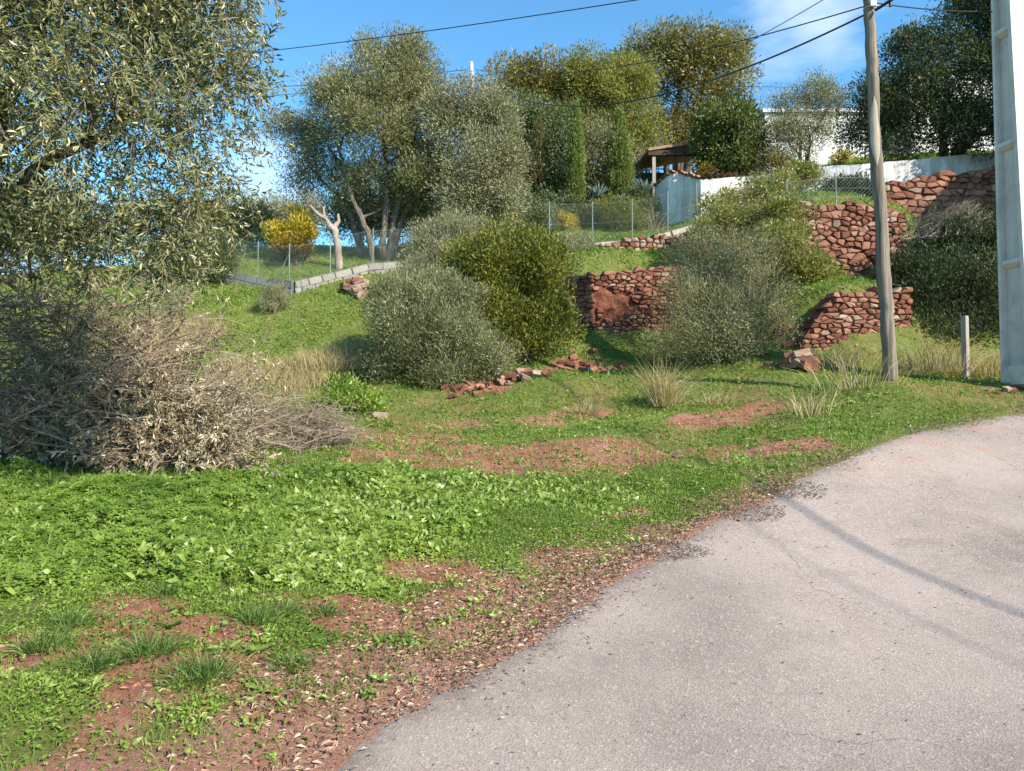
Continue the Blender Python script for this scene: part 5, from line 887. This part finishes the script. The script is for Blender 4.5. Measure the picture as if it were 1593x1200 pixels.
# ------------------------------------------------------------------ individual tufts and weeds
def tuft(name, label, u, v, h, rad, n, mat, seed, W=.005, group=None, lean=.5, cat='grass tuft', D=None):
    c = gp(u, v) if D is None else onground(u, D); r = np.random.default_rng(seed); T = thing(name, c, label, cat, group); P = c + r.normal(size=(n, 3)) * [rad, rad, 0] - [0, 0, .01]; Dr = (P - c) * [1, 1, 0] / max(rad, .01) * lean * .6 + r.normal(size=(n, 3)) * lean * .5 + [0, 0, 1]
    mb = MB(); blades(mb, P, Dr, h * r.uniform(.5, 1.15, n), W * r.uniform(.7, 1.3, n), r, tint=r.random(n), bend=.35); mb.build('blades', M[mat], T)
g1 = 'dark grass tufts on the foreground soil'
for k, (u, v, s, lab) in enumerate(((392,968,1.2,'round dark grass tuft at the lower clover edge, above the red mounds'), (450,1036,.9,'dark grass tuft standing alone on bare red soil near the road edge'), (112,985,1.1,'sparse pale-tipped tuft at the left under the clover edge'),
    (70,1020,1.1,'dark tuft farthest to the left of the foreground tufts'), (150,1045,1.2,'dark tuft low on the left, directly right of the farthest left one'), (232,1030,1.2,'broad dark tuft in the middle of the lower left foreground'), (310,1058,1.4,'widest dark tuft, just left of the bare red mounds'), (262,932,.9,'small dark tuft touching the lower clover edge'),
    (440,950,.9,'dark tuft right of the round one, against the clover edge'), (500,950,.9,'dark tuft under the broad-leaved corner of the clover'))):
    tuft('grass_tuft', lab, u, v, .11 * s, .05 * s, int(300 * s), 'darkgrass', 400 + k, W=.0045, group=g1, lean=.8)
def rosette(label, u, v, s, seed, nl=12, mat='herb', up=(.3, 1.0), name='leafy_weed', group=None):
    c = gp(u, v); r = np.random.default_rng(seed); T = thing(name, c, label, 'weed', group); t_ = np.array([0, .3, .6, .85, 1]); wd = np.array([.12, .6, 1, .75, .02]) * .16
    V = [];
    for k in range(5): V += [[-wd[k], t_[k], .03], [0, t_[k], 0], [wd[k], t_[k], .03]]
    V = np.array(V); V[:, 2] += np.repeat(.25 * t_ - .45 * t_ ** 2, 3); mb = MB(); mb.add(V, Q=[[k * 3 + j, k * 3 + j + 1, (k + 1) * 3 + j + 1, (k + 1) * 3 + j] for k in range(4) for j in range(2)], a=r.uniform(.3, .8)); me = mb.mesh('weed_leaf_mesh', smooth=True); me.materials.append(M[mat])
    for k in range(nl): q = s * r.uniform(.65, 1.15); place('leaf', me, c, T, (r.uniform(*up), r.normal() * .2, k * 2.4 + r.normal() * .3), (q, q, q))
g2 = 'broad-leaved weeds in the foreground'
for k, (u, v, s, nl, up, lab) in enumerate(((675,800,.20,12,(.6,1.2),'upright pale dock with the biggest leaves on the clover ridge'), (600,860,.17,14,(.5,1.2),'leafy dock at the right corner of the clover above the bare soil'), (640,860,.13,10,(.3,.9),'grey-green cabbage-like weed right of the clover corner'),
    (346,850,.15,9,(.5,1.2),'pale upright weed inside the middle of the clover'), (262,985,.10,10,(.2,.8),'light green rosette on the soil under the clover, left of the red mounds'), (354,1018,.10,10,(.2,.7),'green rosette between the widest tuft and the red mounds'), (396,1022,.10,12,(.3,.8),'light rosette directly above the bare red mounds'),
    (408,1080,.09,10,(.2,.7),'pale rosette below the bare red mounds'), (145,1082,.10,9,(.5,1.1),'small leafy weed near the lower left corner'), (560,905,.13,12,(.6,1.2),'dense leafy weed hanging over the red soil bank'), (500,860,.13,11,(.5,1.2),'broad weed in the clover above the row of dark tufts'), (740,770,.14,10,(.5,1.1),'weed on the far right of the clover ridge'),
    (915,770,.12,10,(.4,1.0),'dark leafy weed on the short grass above the red mound'), (590,1000,.07,9,(.3,.8),'little weed on the bare bank halfway to the road'))):
    rosette(lab, u, v, s, 500 + k, nl, 'clover' if k in (12,) else 'herb', up, group=g2)
tuft('straw_clump', 'tall pale straw clump in front of the wiry bush', 1030, 632, .85, .10, 420, 'dry', 430, W=.009, lean=.45, cat='dry grass')
tuft('straw_clump', 'small brown straw clump at the left of the tall pale one', 912, 640, .3, .12, 260, 'dry', 431, W=.008, lean=.7, cat='dry grass')
tuft('straw_clump', 'thin green and straw clump left of the wooden pole, nearest the road', 1258, 650, .6, .14, 120, 'dry', 432, W=.008, lean=.4, cat='dry grass')
tuft('straw_clump', 'tall grass clump against the foot of the wooden pole, left side', 1335, 607, .75, .22, 130, 'dry', 433, W=.008, lean=.4, cat='dry grass')
tuft('straw_clump', 'straw-coloured grass between the wooden pole and the short post', 1450, 580, .6, .3, 420, 'dry', 434, W=.008, lean=.4, cat='dry grass', D=12.9)
tuft('straw_clump', 'straw-coloured grass between the short post and the concrete pole', 1545, 575, .55, .25, 520, 'dry', 435, W=.009, lean=.4, cat='dry grass', D=12.7)
tuft('straw_clump', 'straw clump on the left grassy slope beside the big wild olive bush', 510, 575, .5, .35, 600, 'dry', 436, W=.010, lean=.4, cat='dry grass')
tuft('straw_clump', 'wispy straw at the foot of the low tumbling wall', 1300, 575, .5, .22, 260, 'dry', 437, W=.008, lean=.4, cat='dry grass')
tuft('straw_clump', 'grey straw clump right of the tall pale one', 1110, 628, .28, .14, 260, 'dry', 438, W=.007, lean=.6, cat='dry grass')

# ------------------------------------------------------------------ rocks
def rocks(name, label, u, v, n, spread, size, seed, mats=('s', 'p'), cat='rock pile', D=None, high=.25):
    c = gp(u, v) if D is None else onground(u, D); r = np.random.default_rng(seed); T = thing(name, c, label, cat)
    for k in range(n):
        o = r.normal(size=2) * np.array(spread) * .5; x, y = c[0] + o[0], c[1] + o[1]; s = size * r.uniform(.55, 1.3); q = math.exp(-((o[0] / spread[0]) ** 2 + (o[1] / spread[1]) ** 2) * 2)
        me = STP[r.integers(6)] if r.random() < mats else STN[r.integers(16)]; place('stone', me, (x, y, Hs(x, y) + s * .15 + high * q * r.random()), T, (r.normal() * .3, r.normal() * .3, r.random() * 6), (s * r.uniform(.8, 1.5), s * r.uniform(.7, 1.1), s * r.uniform(.35, .7)))
rocks('rock_pile', 'heap of pale pink stones in front of the concrete block wall', 555, 455, 26, (.42, .3), .26, 1, .6, high=.35)
rocks('rock_pile', 'red boulders at the left foot of the low tumbling wall', 1235, 574, 12, (.40, .25), .30, 2, .35, high=.25)
rocks('rubble_line', 'line of red rubble running along the foot of the bushes', 730, 612, 26, (.55, .3), .15, 3, .12, 'rubble', high=.06)
rocks('rubble_line', 'grey and red rubble under the laurel bush, upper end of the line', 800, 592, 34, (.7, .4), .17, 4, .45, 'rubble', high=.08)
rocks('rubble_line', 'scattered red stones on the green bank below the mud-patched wall', 930, 572, 34, (1.0, .6), .15, 5, .2, 'rubble', high=.04)
rocks('rubble_line', 'stones fallen at the right bank left of the low wall', 1215, 520, 22, (.4, .8), .17, 6, .3, 'rubble', high=.05)
rocks('rock_pile', 'few reddish rocks at the foot of the concrete pole', 1570, 600, 7, (.35, .14), .12, 7, .3, D=11.15, high=.02)
for k, (u, v, s, lab) in enumerate(((592,653,.17,'single cream rock right of the twig heap'), (1055,718,.075,'small pale stone on the red strip of soil'), (897,936,.045,'pale pebble at the edge of the asphalt'), (767,584,.22,'white rock beside the rubble under the big bush'), (1150,812,.06,'flat pale stone on the verge near the chips'))):
    c = gp(u, v); me = STP[k % 6]; o_ = place('loose_rock', me.copy(), (c[0], c[1], c[2] + s * .2), None, (.2, .1, k * 1.3), (s * 1.3, s, s * .7)); o_.data.materials.clear(); o_.data.materials.append(M['paper'] if k == 3 else M['stone_pale']); tag(o_, lab, 'rock')
# rusty sheet on the small terrace
c = at(925, 412, 19.0); mb = MB(); V = [at(914, 418, 19.0), at(922, 401, 19.2), at(958, 412, 19.4), at(930, 419, 18.9)]; V = np.array(V); V2 = V + [0, .04, .03]; mb.add(np.concatenate([V, V2]), Q=[(0, 1, 2, 3), (7, 6, 5, 4), (0, 4, 5, 1), (1, 5, 6, 2), (2, 6, 7, 3), (3, 7, 4, 0)]); o_ = mb.build('rusty_sheet', M['wallcore'], loc=V[0]); tag(o_, 'bent rusty red sheet lying on top of the mud-patched terrace wall', 'scrap sheet')

# ------------------------------------------------------------------ poles and cables
D = 11.3; pb = at(1385, 596, D); pb[2] = Hs(pb[0], D); PT = thing('wooden_pole', pb, 'weathered crooked wooden utility pole standing left of the concrete one', 'utility pole'); rng = np.random.default_rng(3)
uv = [(1385,600),(1381,520),(1377,440),(1371,360),(1365,280),(1361,200),(1357,120),(1354,40),(1352,0),(1349,-70),(1346,-130)]; P = np.array([at(a_, b_, D) for a_, b_ in uv]); P[0] = pb - [0, 0, .3]
tt = np.linspace(0, 1, 60); q = np.stack([np.interp(tt, np.linspace(0, 1, len(P)), P[:, a_]) for a_ in range(3)], 1); q[:, 0] += .012 * np.sin(tt * 23) + .006 * rng.normal(size=60); rr = np.interp(tt, (0, .35, .5, 1), (.108, .094, .088, .076)) * (1 + .05 * np.sin(tt * 31 + 1) + .025 * rng.normal(size=60))
mb = MB(); tube(mb, q, rr, 18); sh = mb.build('shaft', M['woodpole'], PT, smooth=True)
def wrap(name, mat, parent, k0, k1, extra=.003, a0=0, a1=2 * PI, taper=False):
    mb = MB(); ks = np.linspace(k0, k1, 7); nn = 14; V = []
    for j, kk in enumerate(ks):
        c = np.array([np.interp(kk, np.arange(60), q[:, a_]) for a_ in range(3)]); r_ = np.interp(kk, np.arange(60), rr) * 1.03 + extra; w_ = 1 if not taper else math.sin((j + .01) / 6.02 * PI) ** .6
        for a_ in np.linspace((a0 + a1) / 2 - (a1 - a0) / 2 * w_, (a0 + a1) / 2 + (a1 - a0) / 2 * w_, nn): V.append(c + [r_ * math.cos(a_), r_ * math.sin(a_), 0])
    mb.add(V, Q=[[j * nn + i_, j * nn + i_ + 1, (j + 1) * nn + i_ + 1, (j + 1) * nn + i_] for j in range(6) for i_ in range(nn - 1)]); return mb.build(name, M[mat], parent, smooth=True)
wrap('bare_wood_scar', 'woodpale', PT, 25, 33, a0=PI * 1.12, a1=PI * 1.62, taper=True)
mb = MB(); ph = at(1354, 14, D); 
for z in (0, .16): tube(mb, [ph + [.1 * math.cos(a_), .1 * math.sin(a_), z] for a_ in np.linspace(0, 2 * PI, 17)], .008, 5)
tube(mb, [ph + [.08, -.05, .02], ph + [.26, -.1, .0]], .012, 6); tube(mb, [ph + [.08, -.05, .16], ph + [.24, -.1, .18]], .012, 6); mb.build('bracket', M['metal'], PT)
mb = MB(); box(mb, ph + [-.01, -.115, .03], (.045, .02, .05)); mb.build('clamp_box', M['paper'], PT)
mb = MB(); tube(mb, [ph + [.26, -.1, -.02], ph + [.26, -.1, .05]], .022, 8); mb.build('insulator', M['cable'], PT)

# concrete pole: two flanges, a web with round holes and cross ribs
cb = at(1598, 602, 11.35); cb[2] = Hs(cb[0], 11.35); CP = thing('concrete_pole', cb, 'tall pale concrete pole with recessed panels and round holes at the right edge', 'utility pole')
top_c = at(1568, 0, 11.35); ax0 = cb - [0, 0, .4]; axd = (top_c - cb); hgt_ = 11.0; view = unit(np.array([cb[0], cb[1], 0])); ca, sa = math.cos(math.radians(-45)), math.sin(math.radians(-45))
nv = -view; n1 = np.array([nv[0] * ca - nv[1] * sa, nv[0] * sa + nv[1] * ca, 0]); ta = np.array([-n1[1], n1[0], 0])      # web normal n1, width axis ta
if ta @ SUNV < 0: ta = -ta
# n1 must face the camera's left, ta the camera's right
def cpt(h): t_ = h / axd[2]; return cb + axd * t_
def wdt(h): s = np.clip(h / 11, 0, 1); return .54 - .34 * s, .42 - .24 * s      # face width, flange depth
def prism(mb, sec):
    """sec: list of (height, list of (a, b)) cross-sections, same vertex count"""
    m_ = len(sec[0][1]); V = []
    for h, pts in sec:
        c = cpt(h)
        for a_, b_ in pts: V.append(c + ta * a_ + n1 * b_)
    Q = [[k * m_ + j, k * m_ + (j + 1) % m_, (k + 1) * m_ + (j + 1) % m_, (k + 1) * m_ + j] for k in range(len(sec) - 1) for j in range(m_)]; mb.add(V, Q=Q)
    mb.add(V[:m_], T=[(0, j + 1, j) for j in range(1, m_ - 1)]); mb.add(V[-m_:], T=[(0, j, j + 1) for j in range(1, m_ - 1)])
hs = [-.4, 2.5, 5.5, 8.5, 11.0]
for sg, fw in ((-1, .045), (1, .075)):
    mb = MB(); prism(mb, [(h, [(sg * wdt(h)[0] / 2, -wdt(h)[1] / 2), (sg * wdt(h)[0] / 2, wdt(h)[1] / 2), (sg * (wdt(h)[0] / 2 - fw), wdt(h)[1] / 2 - .004), (sg * (wdt(h)[0] / 2 - fw), -wdt(h)[1] / 2 + .004)][::sg]) for h in hs]); mb.build('flange', M['concrete'], CP)
mb = MB()      # web plates with octagonal holes, on both sides
ribs = [.0, 1.87, 3.72, 5.5, 7.3, 9.1, 10.6]; holes = [1.2, 2.35, 2.95, 4.15, 4.75 + .12, 5.6, 6.9]
holes = [2.56, 3.16, 4.39, 4.98, 6.2, 6.8]
def webbit(h0, h1, hole=None, r=.05):
    b1_ = wdt((h0 + h1) / 2)[1] / 2 - .11; b0_ = b1_ - .05
    if hole is None:
        prism(mb, [(h, [(-wdt(h)[0] / 2 + .04, wdt(h)[1] / 2 - .16), (wdt(h)[0] / 2 - .07, wdt(h)[1] / 2 - .16), (wdt(h)[0] / 2 - .07, wdt(h)[1] / 2 - .11), (-wdt(h)[0] / 2 + .04, wdt(h)[1] / 2 - .11)]) for h in (h0, h1)]); return
    cx = wdt(hole)[0] * .22; n_ = 16; an = np.arange(n_) * 2 * PI / n_; a0, a1 = -wdt(hole)[0] / 2 + .04, wdt(hole)[0] / 2 - .07
    for b_ in (b0_, b1_):
        V = [cpt(hole + 1.35 * r * math.sin(a_)) + ta * (cx + r * math.cos(a_)) + n1 * b_ for a_ in an]
        for a_ in an:
            c_, s_ = math.cos(a_), math.sin(a_); k_ = min(((a1 - cx) / c_ if c_ > 0 else (a0 - cx) / c_) if abs(c_) > 1e-6 else 1e9, ((h1 - hole) / s_ if s_ > 0 else (h0 - hole) / s_) if abs(s_) > 1e-6 else 1e9); V.append(cpt(hole + k_ * s_) + ta * (cx + k_ * c_) + n1 * b_)
        for aa, hh in ((a1, h1), (a0, h1), (a0, h0), (a1, h0)): V.append(cpt(hh) + ta * aa + n1 * b_)
        Q = [[j, (j + 1) % n_, n_ + (j + 1) % n_, n_ + j] for j in range(n_)]; cs_ = [math.atan2(hh - hole, aa - cx) % (2 * PI) for aa, hh in ((a1, h1), (a0, h1), (a0, h0), (a1, h0))]; T_ = []
        for e_, ang in enumerate(cs_): j = int(ang / (2 * PI / n_)); T_.append((n_ + j % n_, n_ + (j + 1) % n_, 2 * n_ + e_))
        mb.add(V, Q=Q, T=T_)
    V = [cpt(hole + 1.35 * r * math.sin(a_)) + ta * (cx + r * math.cos(a_)) + n1 * b_ for b_ in (b0_, b1_) for a_ in an]; mb.add(V, Q=[[j, (j + 1) % n_, n_ + (j + 1) % n_, n_ + j] for j in range(n_)])
hz_ = [-.4] + sorted([h - .25 for h in holes] + [h + .25 for h in holes]) + [11]
k = 0; prev = -.4
for h in holes: webbit(prev, h - .25); webbit(h - .25, h + .25, h); prev = h + .25
webbit(prev, 11); mb.build('web', M['concrete'], CP)
for h in ribs:
    mb = MB(); prism(mb, [(hh, [(-wdt(hh)[0] / 2 + .03, -wdt(hh)[1] / 2 + q_), (wdt(hh)[0] / 2 - .06, -wdt(hh)[1] / 2 + q_), (wdt(hh)[0] / 2 - .06, wdt(hh)[1] / 2 - q_), (-wdt(hh)[0] / 2 + .03, wdt(hh)[1] / 2 - q_)]) for hh, q_ in ((h, .09), (h + .06, .012), (h + (.35 if h == 0 else .12), .012))]); mb.build('rib', M['concrete'], CP)
# short post
c = onground(1503, 12.5); T = thing('short_post', c, 'short square concrete post in the grass between the two poles', 'post'); mb = MB(); hh = (at(1503, 493, 12.5)[2] - c[2]) / 2; box(mb, c + [0, 0, hh - .1], (.042, .042, hh + .1), ax=(.9, .43, 0), ay=(-.43, .9, 0), az=(.0, 0, 1)); mb.build('shaft', M['greywood'], T); mb = MB(); box(mb, c + [0, 0, 2 * hh + .006], (.036, .036, .006), ax=(.9, .43, 0), ay=(-.43, .9, 0)); mb.build('cap', M['kerb'], T)
# far pole
c = onground(742, 29); T = thing('far_pole', c, 'slender pale pole rising out of the grey olive in the distance', 'utility pole'); mb = MB(); tp = at(733, 97, 29); tube(mb, [c - [0, 0, .3], tp], [.13, .075], 9); mb.build('shaft', M['concrete'], T); mb = MB(); tube(mb, [tp + [-.25, 0, -.55], tp + [.25, 0, -.55]], .02, 5); tube(mb, [tp + [-.18, 0, -.85], tp + [.18, 0, -.85]], .02, 5); mb.build('crossarm', M['metal'], T)
RS_ = .78
def cable(label, a_, b_, sag, r, cat='cable', twist=False, name='cable'):
    a_, b_ = np.array(a_, float), np.array(b_, float); t_ = np.linspace(0, 1, 44)[:, None]; p_ = a_ + (b_ - a_) * t_; p_[:, 2] -= (4 * sag * t_ * (1 - t_))[:, 0]; mb = MB(); tube(mb, p_, r * RS_, 6); o_ = mb.build(name, M['cable'], loc=a_); tag(o_, label, cat, None); return o_
ft_ = at(733, 108, 29)
cable('thick bundled cable from the wooden pole sagging down to the far pole', at(1352, 20, 11.25), at(735, 118, 29), 1.35, .021)
cable('upper bundled cable from the wooden pole towards the far garden', at(1352, 8, 11.25), at(740, 112, 29) + [0, 0, .1], .55, .014)
cable('thin upper cable leaving the wooden pole top to the left skyline', at(1310, 0, 12.0) + [.5, -.5, .35], at(1010, 132, 30), .25, .012)
cable('thin cable crossing the top left sky', at(1353, -60, 11.3), at(-260, 100, 34), .9, .013)
cable('upper thin wire left of the far pole', ft_ + [-.2, 0, -.02], at(-300, 160, 40), .5, .016)
cable('lower thin wire left of the far pole', ft_ + [-.2, 0, -.3], at(-300, 178, 40), .5, .016)
cable('thin wire in the gap between the tall gum tree and the small olive', at(1000, 128, 34), at(1700, 140, 34), .15, .014)
cable('short dark cable from the wooden pole to the concrete pole top', at(1357, 4, 11.25), at(1560, 18, 11.5) + [0, 0, .0], .05, .012)
for (u_, v_), A_, r_, lb_ in (((1593, 962), at(1362, 16, 11.2), .024, 'bundled cable from the wooden pole bracket passing overhead to the right'), ((1593, 1045), at(1356, -30, 11.25), .009, 'second overhead cable from the wooden pole top passing over the road')):
    RS_ = 1.0; q_ = gp(u_, v_) + np.array(SUNV) * 15.5; cable(lb_, A_, A_ + (q_ - A_) * 1.5, .02, r_)
RS_ = .8
cable('thin pale guy wire slanting down in front of the dark tree', at(1405, 55, 12.0), at(1562, 300, 12.6), .0, .006, 'guy wire', name='guy_wire')
